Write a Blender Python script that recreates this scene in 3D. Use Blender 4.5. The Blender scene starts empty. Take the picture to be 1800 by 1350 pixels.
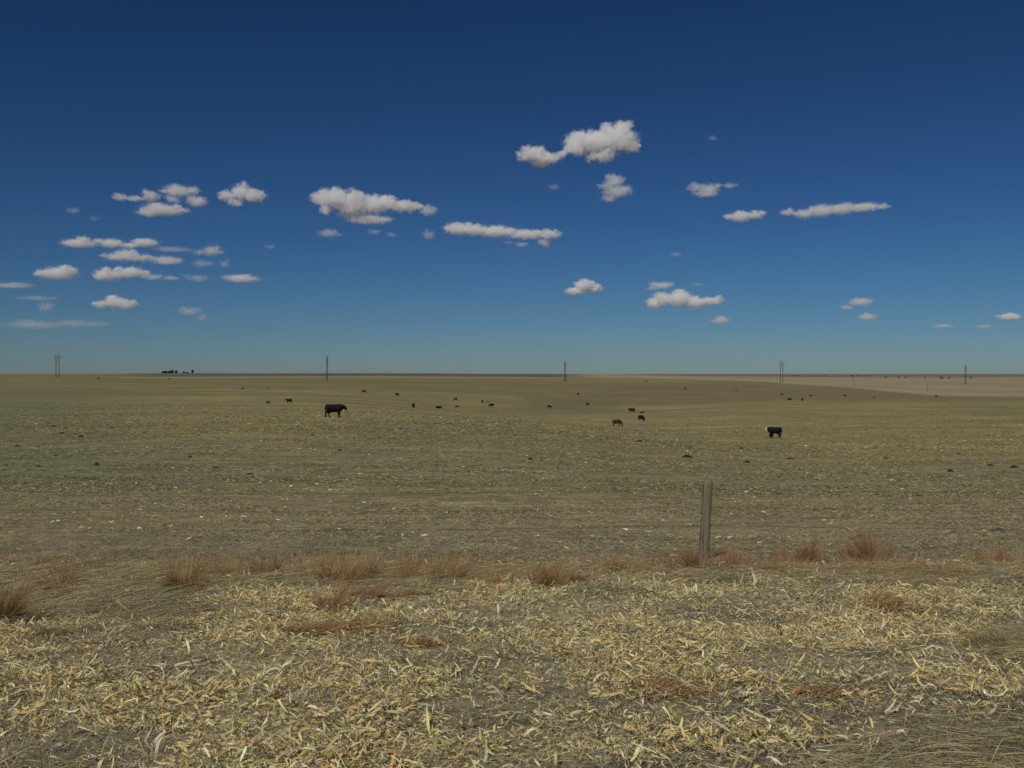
import bpy, math, random
import numpy as np
from mathutils import Vector, Matrix

random.seed(7)
RNG = np.random.default_rng(11)
R = math.radians
scene = bpy.context.scene
COL = scene.collection

# ------------------------------------------------------------------ camera
F = 1805.0                      # focal length in pixels of an 1800 px wide frame
CAMZ = 2.0
PITCH = math.atan(18.0 / F)     # horizon a little above the middle
cd = bpy.data.cameras.new('camera')
cd.sensor_width = 36.0
cd.lens = 36.0 * F / 1800.0
cd.clip_start = 0.1
cd.clip_end = 200000.0
cam = bpy.data.objects.new('camera', cd)
cam.location = (0, 0, CAMZ)
cam.rotation_euler = (R(90) - PITCH, 0, 0)
COL.objects.link(cam)
scene.camera = cam


def ray(u, v):
    """unit-depth direction (dx, 1, dz) of a photograph pixel"""
    x, y, z = (u - 900.0), (675.0 - v), F
    fy = z * math.cos(PITCH) + y * math.sin(PITCH)
    fz = -z * math.sin(PITCH) + y * math.cos(PITCH)
    return x / fy, fz / fy


# ------------------------------------------------------------------ noise in numpy
def _hash(ix, iy, seed):
    h = (ix.astype(np.int64) * 374761393 + iy.astype(np.int64) * 668265263 + seed * 1442695041) & 0xFFFFFFFF
    h = ((h ^ (h >> 13)) * 1274126177) & 0xFFFFFFFF
    h = (h ^ (h >> 16)) & 0xFFFFFFFF
    return h.astype(np.float64) / 4294967295.0


def vnoise(x, y, seed=0):
    x = np.asarray(x, float); y = np.asarray(y, float)
    ix = np.floor(x); iy = np.floor(y)
    fx = x - ix; fy = y - iy
    fx = fx * fx * (3 - 2 * fx); fy = fy * fy * (3 - 2 * fy)
    a = _hash(ix, iy, seed); b = _hash(ix + 1, iy, seed)
    c = _hash(ix, iy + 1, seed); d = _hash(ix + 1, iy + 1, seed)
    return (a * (1 - fx) + b * fx) * (1 - fy) + (c * (1 - fx) + d * fx) * fy


def fbm(x, y, seed=0, octv=4):
    s = 0.0; a = 0.5; t = 0.0
    for k in range(octv):
        s = s + a * vnoise(x * 2 ** k + 17.3 * k, y * 2 ** k - 9.1 * k, seed + k)
        t += a; a *= 0.5
    return s / t


def sstep(a, b, x):
    t = np.clip((np.asarray(x, float) - a) / (b - a), 0, 1)
    return t * t * (3 - 2 * t)


# ------------------------------------------------------------------ terrain
NEAR = [(0.3, 1.62), (3, 1.75), (5, 1.92), (8, 2.24), (12, 2.58), (15.4, 2.80), (20, 3.02)]
PROF = {   # depth below the eye along each bearing (bearing as a column of the photograph)
    -300: [(30, 3.45), (45, 3.8), (65, 4.1), (94, 4.5), (168, 6.1), (300, 7.6), (440, 8.2), (600, 7.3), (1000, 2.4), (2000, 1.0), (4000, 1.0), (60000, 12)],
    100: [(30, 3.45), (45, 3.8), (65, 4.1), (94, 4.4), (168, 5.9), (300, 7.9), (440, 8.5), (600, 7.8), (1000, 2.6), (2000, 0.6), (4000, 0.5), (60000, 12)],
    300: [(30, 3.45), (45, 3.75), (65, 4.0), (94, 4.2), (125, 4.85), (168, 5.7), (230, 7.1), (300, 8.3), (440, 8.8), (600, 8.6), (900, 7.0), (1300, 4.3), (2000, 1.1), (3000, -1.7), (6000, 2), (60000, 14)],
    600: [(30, 3.45), (45, 3.75), (65, 3.95), (94, 4.06), (125, 4.9), (168, 5.9), (230, 7.4), (300, 8.6), (440, 9.3), (600, 9.3), (900, 8.0), (1300, 5.0), (2000, 2.0), (3000, -1.9), (6000, 2), (60000, 14)],
    800: [(30, 3.47), (45, 3.8), (65, 4.1), (94, 4.4), (125, 5.3), (168, 6.7), (230, 8.7), (300, 10.2), (400, 12.8), (500, 13.2), (600, 12.4), (900, 10.0), (1300, 5.6), (2000, 2.2), (3000, -1.2), (6000, 2), (60000, 14)],
    966: [(30, 3.5), (45, 3.9), (65, 4.35), (94, 4.8), (125, 6.3), (168, 8.0), (230, 9.8), (300, 11.5), (400, 13.8), (500, 15.4), (600, 15.3), (900, 13.0), (1300, 6.5), (2000, 3.2), (3500, 0.6), (8000, 3), (60000, 14)],
    1130: [(30, 3.55), (45, 4.1), (65, 4.75), (94, 5.9), (125, 7.3), (168, 9.2), (230, 10.5), (280, 11.1), (340, 13.0), (440, 14.8), (600, 15.3), (900, 13.2), (1300, 7.0), (2000, 4.4), (3500, 3), (8000, 5), (60000, 14)],
    1380: [(30, 3.6), (45, 4.3), (65, 5.3), (90, 6.4), (115, 7.2), (168, 8.4), (230, 9.2), (300, 10.1), (440, 11.6), (600, 14.0), (900, 14.6), (1200, 9.6), (2000, 8.4), (3500, 8), (8000, 8), (60000, 16)],
    1640: [(30, 3.6), (45, 4.2), (65, 5.1), (90, 6.1), (115, 7.0), (168, 8.1), (230, 9.0), (300, 10.0), (440, 11.4), (600, 14.2), (900, 17.0), (1200, 13.5), (2000, 9.5), (3500, 8), (8000, 9), (60000, 18)],
    2100: [(30, 3.55), (45, 4.1), (65, 4.9), (90, 5.8), (115, 6.7), (168, 7.9), (230, 9.0), (300, 10.0), (440, 11.6), (600, 14.0), (900, 17.0), (1300, 14.0), (2000, 9.5), (3500, 9), (8000, 10), (60000, 18)],
}
LD = np.linspace(math.log(0.3), math.log(60000), 900)
UC = np.linspace(-300, 2100, 241)
_cols = sorted(PROF)
_tab = np.zeros((len(_cols), len(LD)))
for i, c in enumerate(_cols):
    pts = NEAR + PROF[c]
    _tab[i] = np.interp(LD, [math.log(p[0]) for p in pts], [p[1] for p in pts])
    k = np.exp(-0.5 * (np.arange(-24, 25) * (LD[1] - LD[0]) / 0.10) ** 2); k /= k.sum()
    pad = np.pad(_tab[i], 24, mode='edge')
    _tab[i] = np.convolve(pad, k, mode='valid')
HT = np.zeros((len(UC), len(LD)))
for j in range(len(LD)):
    HT[:, j] = np.interp(UC, _cols, _tab[:, j])
k = np.exp(-0.5 * (np.arange(-12, 13) * 10.0 / 45.0) ** 2); k /= k.sum()
HT = np.apply_along_axis(lambda a: np.convolve(np.pad(a, 12, mode='edge'), k, mode='valid'), 0, HT)


def polar(x, y):
    x = np.asarray(x, float); y = np.asarray(y, float)
    d = np.maximum(np.maximum(y, -y), np.abs(x) / 1.2)
    d = np.maximum(d, 0.31)
    u = np.clip(900 + F * x / np.maximum(d, 1e-6), -299.9, 2099.9)
    return u, d


def depth_below(x, y):
    u, d = polar(x, y)
    a = (u + 300) / 10.0
    b = np.clip((np.log(d) - LD[0]) / (LD[1] - LD[0]), 0, len(LD) - 1.001)
    ia = np.clip(a.astype(int), 0, len(UC) - 2); ib = b.astype(int)
    fa = a - ia; fb = b - ib
    return ((HT[ia, ib] * (1 - fa) + HT[ia + 1, ib] * fa) * (1 - fb)
            + (HT[ia, ib + 1] * (1 - fa) + HT[ia + 1, ib + 1] * fa) * fb)


def ground_z(x, y):
    x = np.asarray(x, float); y = np.asarray(y, float)
    z = CAMZ - depth_below(x, y)
    d = np.hypot(x, y)
    z = z + (fbm(x * 0.9, y * 0.9, 5, 3) - 0.5) * 0.12 * sstep(60, 20, d)
    z = z + (fbm(x * 0.09, y * 0.12, 15, 3) - 0.5) * 0.35 * sstep(18, 50, d) * sstep(700, 200, d)
    z = z + (fbm(x / 420.0, y / 420.0, 25, 3) - 0.5) * 3.0 * sstep(900, 2500, d)
    return z


def gz(x, y):
    return float(ground_z(np.array([x]), np.array([y]))[0])


_DS = np.exp(np.linspace(math.log(2.0), math.log(40000), 6000))


def at(u, v):
    """first point of the ground seen at a photograph pixel"""
    dx, dz = ray(u, v)
    z = CAMZ + dz * _DS
    g = ground_z(dx * _DS, _DS)
    hit = np.nonzero(z <= g)[0]
    i = hit[0] if len(hit) else len(_DS) - 1
    d = _DS[i]
    if i > 0:
        e0 = z[i - 1] - g[i - 1]; e1 = g[i] - z[i]
        if e0 + e1 > 1e-9 and len(hit):
            d = _DS[i - 1] + (_DS[i] - _DS[i - 1]) * e0 / (e0 + e1)
    return float(dx * d), float(d), gz(dx * d, d)


def on_dist(u, d):
    dx, _ = ray(u, 657)
    return dx * d, d, gz(dx * d, d)


# ------------------------------------------------------------------ tagging
def tag(o, label=None, cat=None, group=None, kind=None):
    if label: o['label'] = label
    if cat: o['category'] = cat
    if group: o['group'] = group
    if kind: o['kind'] = kind
    return o


def link(name, me, parent=None, mat=None):
    o = bpy.data.objects.new(name, me)
    COL.objects.link(o)
    if mat is not None and me is not None and not me.materials:
        me.materials.append(mat)
    if parent is not None:
        o.parent = parent
    return o


def empty(name, loc=(0, 0, 0), rz=0.0):
    o = bpy.data.objects.new(name, None)
    o.empty_display_size = 0.2
    o.location = loc; o.rotation_euler = (0, 0, rz)
    COL.objects.link(o)
    return o


def np_mesh(name, verts, quads, cols=None, smooth=False):
    me = bpy.data.meshes.new(name)
    verts = np.ascontiguousarray(verts, np.float32).reshape(-1, 3)
    quads = np.ascontiguousarray(quads, np.int32)
    n, k = quads.shape
    me.vertices.add(len(verts)); me.vertices.foreach_set('co', verts.ravel())
    me.loops.add(n * k); me.loops.foreach_set('vertex_index', quads.ravel())
    me.polygons.add(n)
    me.polygons.foreach_set('loop_start', np.arange(0, n * k, k, dtype=np.int32))
    me.polygons.foreach_set('loop_total', np.full(n, k, np.int32))
    if smooth:
        me.polygons.foreach_set('use_smooth', np.ones(n, bool))
    if cols is not None:
        a = me.color_attributes.new('Col', 'FLOAT_COLOR', 'POINT')
        c = np.ones((len(verts), 4), np.float32); c[:, :3] = cols
        a.data.foreach_set('color', c.ravel())
    me.update()
    me.validate()
    return me


# ------------------------------------------------------------------ materials
def new_mat(name):
    m = bpy.data.materials.new(name)
    m.use_nodes = True
    nt = m.node_tree
    b = nt.nodes['Principled BSDF']
    b.inputs['Specular IOR Level'].default_value = 0.15
    b.inputs['Roughness'].default_value = 0.85
    return m, nt, b


def N(nt, typ, **kw):
    n = nt.nodes.new(typ)
    for k_, v_ in kw.items():
        setattr(n, k_, v_)
    return n


def mathn(nt, op, a, b=None, c=None, clamp=False):
    n = nt.nodes.new('ShaderNodeMath'); n.operation = op; n.use_clamp = clamp
    for i, s in enumerate((a, b, c)):
        if s is None: continue
        if isinstance(s, (int, float)): n.inputs[i].default_value = s
        else: nt.links.new(s, n.inputs[i])
    return n.outputs[0]


def noise(nt, vec, scale, detail=4, rough=0.55, dim='3D'):
    n = nt.nodes.new('ShaderNodeTexNoise')
    n.inputs['Scale'].default_value = scale
    n.inputs['Detail'].default_value = detail
    n.inputs['Roughness'].default_value = rough
    if vec is not None: nt.links.new(vec, n.inputs['Vector'])
    return n.outputs['Fac']


def vmul(nt, vec, xyz):
    n = nt.nodes.new('ShaderNodeVectorMath'); n.operation = 'MULTIPLY'
    nt.links.new(vec, n.inputs[0]); n.inputs[1].default_value = xyz
    return n.outputs[0]


def maprange(nt, v, a, b, c, d):
    n = nt.nodes.new('ShaderNodeMapRange')
    nt.links.new(v, n.inputs[0])
    for i, q in enumerate((a, b, c, d)):
        n.inputs[1 + i].default_value = q
    return n.outputs[0]


def scale_col(nt, col, fac):
    n = nt.nodes.new('ShaderNodeVectorMath'); n.operation = 'SCALE'
    nt.links.new(col, n.inputs[0]); nt.links.new(fac, n.inputs['Scale'])
    return n.outputs[0]


def mixc(nt, fac, a, b):
    n = nt.nodes.new('ShaderNodeMix'); n.data_type = 'RGBA'
    if isinstance(fac, (int, float)): n.inputs[0].default_value = fac
    else: nt.links.new(fac, n.inputs[0])
    for s, i in ((a, 6), (b, 7)):
        if isinstance(s, tuple): n.inputs[i].default_value = (*s, 1)
        else: nt.links.new(s, n.inputs[i])
    return n.outputs[2]


def attr_mat(name, translucent=0.0, var=0.0, scale=40):
    """straw and leaf material that takes each piece's own colour"""
    m, nt, b = new_mat(name)
    a = N(nt, 'ShaderNodeAttribute', attribute_name='Col')
    col = a.outputs['Color']
    if var > 0:
        g = N(nt, 'ShaderNodeTexCoord')
        f = maprange(nt, noise(nt, g.outputs['Object'], scale, 3), 0.3, 0.7, 1 - var, 1 + var)
        col = scale_col(nt, col, f)
    nt.links.new(col, b.inputs['Base Color'])
    if translucent > 0:
        t = N(nt, 'ShaderNodeBsdfTranslucent'); nt.links.new(col, t.inputs['Color'])
        mx = N(nt, 'ShaderNodeMixShader'); mx.inputs[0].default_value = translucent
        nt.links.new(b.outputs[0], mx.inputs[1]); nt.links.new(t.outputs[0], mx.inputs[2])
        nt.links.new(mx.outputs[0], nt.nodes['Material Output'].inputs['Surface'])
    return m


def plain_mat(name, col, var=0.25, scale=8.0, rough=0.8, spec=0.15):
    m, nt, b = new_mat(name)
    g = N(nt, 'ShaderNodeTexCoord')
    n = noise(nt, g.outputs['Object'], scale, 4)
    lo = tuple(c * (1 - var) for c in col); hi = tuple(min(1, c * (1 + var)) for c in col)
    f = maprange(nt, n, 0.3, 0.7, 0, 1)
    nt.links.new(mixc(nt, f, lo, hi), b.inputs['Base Color'])
    b.inputs['Roughness'].default_value = rough
    b.inputs['Specular IOR Level'].default_value = spec
    return m


# ------------------------------------------------------------------ ground
az_front = np.linspace(-52, 52, 560)
az_rest = np.linspace(52, 308, 130)[1:-1]
AZ = np.radians(np.concatenate([az_front, az_rest]))
RH = np.concatenate([[0.0], np.exp(np.linspace(math.log(0.5), math.log(60000), 560))])
A, RR = np.meshgrid(AZ, RH, indexing='ij')
GX = np.sin(A) * RR; GY = np.cos(A) * RR
GZ = ground_z(GX, GY)
na, nr = A.shape
idx = np.arange(na * nr).reshape(na, nr)
nxt = np.roll(idx, -1, axis=0)
quads = np.stack([idx[:, :-1], nxt[:, :-1], nxt[:, 1:], idx[:, 1:]], -1).reshape(-1, 4)

U, D = polar(GX, GY)
VB = depth_below(GX, GY) * F / D         # rows under the horizon


def lerp(a, b, t):
    return a * (1 - t[..., None]) + np.array(b) * t[..., None]


def field_colour(x, y):
    u, d = polar(x, y)
    vb = depth_below(x, y) * F / d
    c = np.ones(x.shape + (3,)) * np.array((0.165, 0.138, 0.072))
    # broad soil and stubble patches in the field, drawn out along the drill rows
    p = fbm(x / 38.0 + 3, y / 14.0, 31, 4)
    c = lerp(c, (0.124, 0.114, 0.066), sstep(0.44, 0.64, p) * 0.6)
    p2 = fbm(x / 16.0 - 8, y / 5.0, 41, 4)
    c = lerp(c, (0.215, 0.178, 0.085), sstep(0.52, 0.70, p2) * 0.6)
    p3 = fbm(x / 90.0, y / 60.0 + 4, 51, 3)
    c = lerp(c, (0.120, 0.100, 0.058), sstep(0.48, 0.66, p3) * sstep(200, 350, d) * 0.6)
    # greyer green ground on the left of the field and in a belt beyond the fence
    c = lerp(c, (0.102, 0.100, 0.062), sstep(420, 40, u) * sstep(20, 40, d) * sstep(900, 400, d) * 0.65)
    c = lerp(c, (0.118, 0.110, 0.072), sstep(24, 34, d) * sstep(70, 45, d) * 0.5)
    # pale tan strip of field just beyond the fence
    c = lerp(c, (0.172, 0.143, 0.090), sstep(14, 17, d) * sstep(34, 24, d) * 0.8)
    # low draw in the middle, darker ground
    c = lerp(c, (0.108, 0.097, 0.060), sstep(330, 420, d) * sstep(760, 560, d) * sstep(880, 960, u) * sstep(1130, 1030, u) * 0.8)
    c = lerp(c, (0.118, 0.096, 0.056), sstep(420, 520, d) * sstep(1300, 1000, d) * sstep(900, 1100, u) * 0.7)
    # left: far slope, slightly darker
    c = lerp(c, (0.120, 0.105, 0.058), sstep(500, 800, d) * sstep(1100, 900, u) * 0.6)
    # pale field beyond the draw on the right
    edge = np.interp(u, [900, 1000, 1250, 1320, 1480, 1560, 1640, 1800, 2100], [3.5, 5.5, 11.0, 13.0, 23.0, 31.0, 38.0, 43.0, 46])
    pale = sstep(2.5, -3.0, vb - edge) * sstep(600, 760, d) * sstep(960, 1060, u)
    c = lerp(c, (0.207, 0.175, 0.122), pale)
    pv = fbm(x / 120.0, y / 300.0, 61, 4)
    c = lerp(c, (0.182, 0.151, 0.104), pale * sstep(0.45, 0.62, pv) * 0.8)
    c = lerp(c, (0.225, 0.190, 0.128), pale * sstep(2.5, 0.5, np.abs(vb - edge + 2)) * 0.6)
    # dark headland at the edge
    c = lerp(c, (0.125, 0.090, 0.040), sstep(1.2, 0.2, np.abs(vb - edge - 1.0)) * sstep(600, 760, d) * sstep(1050, 1150, u) * sstep(1420, 1330, u) * 0.7)
    # pale stubble strip and dark ploughed hill on the left skyline
    st = np.interp(u, [150, 300, 620, 960], [6.8, 6.4, 5.4, 7.0])
    c = lerp(c, (0.205, 0.178, 0.110), sstep(1.5, 0.3, np.abs(vb - st)) * sstep(900, 1100, d) * sstep(170, 260, u) * sstep(1020, 920, u))
    c = lerp(c, (0.090, 0.077, 0.062), sstep(-0.6, -1.6, vb - st) * sstep(900, 1100, d) * sstep(180, 300, u) * sstep(1060, 960, u))
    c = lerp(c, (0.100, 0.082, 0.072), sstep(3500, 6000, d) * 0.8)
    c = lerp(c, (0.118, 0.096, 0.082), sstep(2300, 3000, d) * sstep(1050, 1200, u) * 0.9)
    c = c * np.array((1.50, 1.54, 1.36))
    # verge between camera and fence: grey thatch over dark soil
    v = sstep(21.0, 13.0, d + (fbm(x * 0.5, y * 0.9, 72, 3) - 0.5) * 5.0)
    g = fbm(x * 0.8, y * 1.3, 71, 4)
    vc = lerp(np.ones(x.shape + (3,)) * np.array((0.185, 0.163, 0.108)), (0.290, 0.255, 0.165), sstep(0.40, 0.65, g))
    c = c * (1 - v[..., None]) + vc * v[..., None]
    return c


GC = field_colour(GX, GY)
gm = np_mesh('ground', np.stack([GX, GY, GZ], -1), quads, GC.reshape(-1, 3), smooth=True)
m_ground, nt, b = new_mat('ground_soil')
at_ = N(nt, 'ShaderNodeAttribute', attribute_name='Col')
geo = N(nt, 'ShaderNodeNewGeometry')
pos = geo.outputs['Position']
n_big = noise(nt, vmul(nt, pos, (0.25, 0.6, 0)), 1.0, 5, 0.62)
n_mid = noise(nt, vmul(nt, pos, (1.1, 2.4, 0)), 1.0, 5, 0.62)
n_fin = noise(nt, pos, 14.0, 5, 0.65)
n_huge = noise(nt, vmul(nt, pos, (0.012, 0.035, 0)), 1.0, 6, 0.6)
fac = mathn(nt, 'MULTIPLY', maprange(nt, n_big, 0.30, 0.70, 0.72, 1.28), maprange(nt, n_mid, 0.28, 0.72, 0.62, 1.38))
fac = mathn(nt, 'MULTIPLY', fac, maprange(nt, n_fin, 0.25, 0.75, 0.65, 1.35))
fac = mathn(nt, 'MULTIPLY', fac, maprange(nt, n_huge, 0.3, 0.7, 0.85, 1.15))
nt.links.new(scale_col(nt, at_.outputs['Color'], fac), b.inputs['Base Color'])
bp = N(nt, 'ShaderNodeBump'); bp.inputs['Strength'].default_value = 0.9; bp.inputs['Distance'].default_value = 0.05
hsum = mathn(nt, 'ADD', mathn(nt, 'MULTIPLY', n_fin, 0.6), n_mid)
nt.links.new(hsum, bp.inputs['Height']); nt.links.new(bp.outputs[0], b.inputs['Normal'])
b.inputs['Specular IOR Level'].default_value = 0.05
ground = link('ground', gm, mat=m_ground)
tag(ground, kind='structure')


# ------------------------------------------------------------------ strips: husks, straws, blades
def strips(base, az, length, width, tilt, curve, roll, twist, S, root=False, taper=0.15, side=None):
    """N curved ribbons; returns verts (N*S*2,3), quads"""
    n = len(az)
    s = np.linspace(0, 1, S)
    mid = (s[:-1] + s[1:]) / 2
    th = tilt[:, None] + curve[:, None] * (mid[None, :] - (0.0 if root else 0.5))
    ds = length[:, None] / (S - 1)
    lx = np.concatenate([np.zeros((n, 1)), np.cumsum(np.cos(th) * ds, 1)], 1)
    lz = np.concatenate([np.zeros((n, 1)), np.cumsum(np.sin(th) * ds, 1)], 1)
    ly = np.zeros_like(lx) if side is None else side[:, None] * (s[None, :] ** 2) * length[:, None]
    if not root:
        lx = lx - lx.mean(1, keepdims=True); lz = lz - lz.min(1, keepdims=True)
    ca, sa = np.cos(az)[:, None], np.sin(az)[:, None]
    cx = base[:, 0:1] + lx * ca - ly * sa
    cy = base[:, 1:2] + lx * sa + ly * ca
    cz = base[:, 2:3] + lz
    rl = roll[:, None] + twist[:, None] * (s[None, :] - 0.5)
    tht = np.concatenate([th[:, :1], th], 1)
    # width vector: horizontal perpendicular turned about the tangent
    nx, ny, nz = -np.sin(tht) * ca, -np.sin(tht) * sa, np.cos(tht)
    px, py = -sa * np.ones_like(rl), ca * np.ones_like(rl)
    wx = px * np.cos(rl) + nx * np.sin(rl)
    wy = py * np.cos(rl) + ny * np.sin(rl)
    wz = nz * np.sin(rl)
    if root:
        prof = 1.0 - (1 - taper) * s ** 1.3
    else:
        prof = taper + (1 - taper) * np.sin(np.pi * np.clip(0.12 + 0.84 * s, 0, 1)) ** 0.7
    hw = 0.5 * width[:, None] * prof[None, :]
    a = np.stack([cx - wx * hw, cy - wy * hw, cz - wz * hw], -1)
    c = np.stack([cx + wx * hw, cy + wy * hw, cz + wz * hw], -1)
    v = np.stack([a, c], 2).reshape(n, S * 2, 3)
    q = np.array([[2 * i, 2 * i + 1, 2 * i + 3, 2 * i + 2] for i in range(S - 1)])
    quads = (np.arange(n)[:, None, None] * (S * 2) + q[None]).reshape(-1, 4)
    return v.reshape(-1, 3), quads


def merge(parts):
    vs, qs, cs, off = [], [], [], 0
    for v, q, c in parts:
        vs.append(v); qs.append(q + off); cs.append(c); off += len(v)
    return np.concatenate(vs), np.concatenate(qs), np.concatenate(cs)


def pick(palette, weights, n, jit=0.18):
    p = np.array(palette)[RNG.choice(len(palette), n, p=np.array(weights) / sum(weights))]
    return np.clip(p * (1 + RNG.normal(0, jit, (n, 1))) * (1 + RNG.normal(0, 0.05, (n, 3))), 0.01, 0.9)


def scatter(n, y0, y1, power=1.0, xpad=1.6):
    """points in the wedge the picture looks at, a little beyond its sides"""
    t = RNG.random(n)
    if power == 0:
        y = y0 * (y1 / y0) ** t
    else:
        y = (y0 ** power + t * (y1 ** power - y0 ** power)) ** (1 / power)
    x = (RNG.random(n) * 2 - 1) * (0.53 * y + xpad)
    return x, y


def uv_of(x, y):
    z = ground_z(x, y) - CAMZ
    return 900 + F * x / y, 657 - F * z / y


m_straw = attr_mat('dry_husk', translucent=0.18, var=0.2, scale=60)
m_grass = attr_mat('dry_grass_blade', translucent=0.12)
m_field = attr_mat('field_straw')

HUSK = [(0.68, 0.555, 0.235), (0.72, 0.63, 0.34), (0.75, 0.70, 0.48), (0.54, 0.34, 0.12), (0.42, 0.38, 0.27), (0.61, 0.47, 0.17)]
HW = [0.34, 0.26, 0.10, 0.06, 0.10, 0.14]


def grass_zone(x, y):
    """1 where matted grass, not husks, covers the verge"""
    u, v = uv_of(x, y)
    a = sstep(430, 300, u + (fbm(x, y, 91, 3) - .5) * 260) * sstep(1120, 1070, v + (fbm(x * 1.7, y, 93, 3) - .5) * 60) * .93
    wob = (fbm(x * 1.2, y * 1.2, 92, 3) - .5)
    c = sstep(0, 60, (v - (1352 - (u - 1440) * 0.31)) + wob * 150) * sstep(1380, 1480, u)
    e = sstep(0, 30, v - (1330 - (520 - u) * 0.06) + wob * 160) * sstep(520, 360, u) * 0.2
    g = sstep(1700, 1760, u) * sstep(1100, 1125, v) * sstep(1200, 1150, v)
    h = sstep(1050, 1006, v + wob * 100)
    return np.clip(np.maximum.reduce([a, c, e, g, h * 0.92]), 0, 1)


def husk_density(x, y):
    f = fbm(x * 0.85 + 5, y * 1.1, 101, 4)
    f2 = fbm(x * 2.6, y * 3.0, 111, 3)
    d = 0.22 + 1.15 * sstep(0.41, 0.57, f) * (0.45 + 0.9 * sstep(0.35, 0.6, f2))
    return np.clip(d, 0, 1.2) / 1.2 * (1 - grass_zone(x, y) * 0.93)


# near husks
n = 240000
x, y = scatter(n, 3.9, 15.2, 1.85)
keep = RNG.random(n) < husk_density(x, y)
x, y = x[keep], y[keep]; n = len(x)
L = np.clip(RNG.lognormal(math.log(0.050), 0.50, n), 0.016, 0.17)
W = np.clip(L * RNG.uniform(0.06, 0.20, n), 0.0035, 0.017)
base = np.stack([x, y, ground_z(x, y) + RNG.uniform(0.0, 0.045, n) ** 1.0], -1)
parts = []
v_, q_ = strips(base, RNG.uniform(0, 2 * np.pi, n), L, W, RNG.normal(0, 0.42, n), RNG.normal(0, 1.3, n),
                RNG.normal(0, 0.8, n), RNG.normal(0, 2.2, n), 6, side=RNG.normal(0, 0.26, n), taper=.3)
parts.append((v_, q_, np.repeat(pick(HUSK, HW, n), 12, 0)))
# long torn strips and stalk shreds lying through the pile
n = 16000
x, y = scatter(n, 3.9, 15.0, 1.85)
keep = RNG.random(n) < 0.15 + 0.85 * husk_density(x, y)
x, y = x[keep], y[keep]; n = len(x)
L = RNG.uniform(0.09, 0.30, n) * RNG.uniform(.5, 1, n); W = RNG.uniform(0.0025, 0.0075, n)
base = np.stack([x, y, ground_z(x, y) + RNG.uniform(0.005, 0.05, n)], -1)
v_, q_ = strips(base, RNG.uniform(0, 2 * np.pi, n), L, W, RNG.normal(0, 0.16, n), RNG.normal(0, 0.35, n),
                RNG.normal(0, 0.7, n), RNG.normal(0, 1.0, n), 5, side=RNG.normal(0, 0.12, n), taper=.6)
parts.append((v_, q_, np.repeat(pick(HUSK, [.25, .28, .15, .07, .18, .07], n), 10, 0)))
# finer shreds and chaff
n = 130000
x, y = scatter(n, 3.9, 16.0, 2.0)
keep = RNG.random(n) < (0.25 + 0.75 * husk_density(x, y)) * (1 - 0.75 * grass_zone(x, y))
x, y = x[keep], y[keep]; n = len(x)
L = RNG.uniform(0.02, 0.07, n); W = RNG.uniform(0.003, 0.010, n)
base = np.stack([x, y, ground_z(x, y) + RNG.uniform(0.0, 0.025, n)], -1)
v_, q_ = strips(base, RNG.uniform(0, 2 * np.pi, n), L, W, RNG.normal(0, 0.3, n), RNG.normal(0, 0.9, n),
                RNG.normal(0, 0.6, n), RNG.normal(0, 0.8, n), 3)
parts.append((v_, q_, np.repeat(pick(HUSK, [.3, .3, .15, .07, .25, .1], n), 6, 0)))
v_, q_, c_ = merge(parts)
o = link('corn_husk_litter', np_mesh('corn_husk_litter', v_, q_, c_), mat=m_straw)
tag(o, 'pale yellow shredded corn husks strewn over the roadside verge', 'husk litter', kind='stuff')

# matted grass under and between the husks
parts = []
n = 230000
x, y = scatter(n, 3.9, 24.0, 1.5)
keep = RNG.random(n) < (0.72 + 0.28 * grass_zone(x, y)) * sstep(24, 14, y + (fbm(x * .5, y * .8, 73, 3) - .5) * 6)
x, y = x[keep], y[keep]; n = len(x)
L = RNG.uniform(0.07, 0.24, n); W = RNG.uniform(0.0016, 0.0040, n)
sweep = 0.5 * np.pi * (fbm(x * 0.35, y * 0.35, 121, 2) * 4 - 1)
az = sweep + RNG.normal(0, 1.0, n)
base = np.stack([x, y, ground_z(x, y) + RNG.uniform(0.0, 0.03, n)], -1)
v_, q_ = strips(base, az, L, W, RNG.normal(0.05, 0.22, n), RNG.normal(-0.2, 0.7, n), RNG.normal(0, 0.5, n), RNG.normal(0, 0.5, n), 4, side=RNG.normal(0, 0.2, n))
GRASS = [(0.35, 0.31, 0.195), (0.27, 0.238, 0.145), (0.43, 0.375, 0.225), (0.155, 0.132, 0.082), (0.50, 0.44, 0.26)]
parts.append((v_, q_, np.repeat(pick(GRASS, [.32, .28, .18, .14, .08], n), 8, 0)))
# combed mats of long grass
n = 90000
x, y = scatter(n, 3.9, 14.5, 1.6)
gzv = grass_zone(x, y)
keep = RNG.random(n) < gzv ** 1.5 * 0.95
x, y = x[keep], y[keep]; n = len(x)
u_, vv_ = uv_of(x, y)
lay = np.where(u_ > 1200, 0.50 + 0.45 * (fbm(x * .5, y * .5, 131, 2) - .5) * 2 - 0.95, np.where(vv_ > 1200, 2.2, 0.12)) + (fbm(x * 0.7, y * 0.7, 141, 2) - 0.5) * 1.3
L = RNG.uniform(0.18, 0.50, n); W = RNG.uniform(0.0018, 0.0042, n)
base = np.stack([x, y, ground_z(x, y) + RNG.uniform(0.0, 0.06, n)], -1)
v_, q_ = strips(base, lay + RNG.normal(0, 0.28, n), L, W, RNG.normal(0.10, 0.10, n), RNG.normal(-0.35, 0.35, n), RNG.normal(0, 0.5, n), RNG.normal(0, 0.4, n), 5, side=RNG.normal(0, 0.12, n))
parts.append((v_, q_, np.repeat(pick([(0.37, 0.32, 0.175), (0.27, 0.23, 0.125), (0.45, 0.39, 0.215), (0.145, 0.122, 0.07), (0.46, 0.34, 0.14)], [.32, .28, .2, .14, .06], n), 10, 0)))
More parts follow.
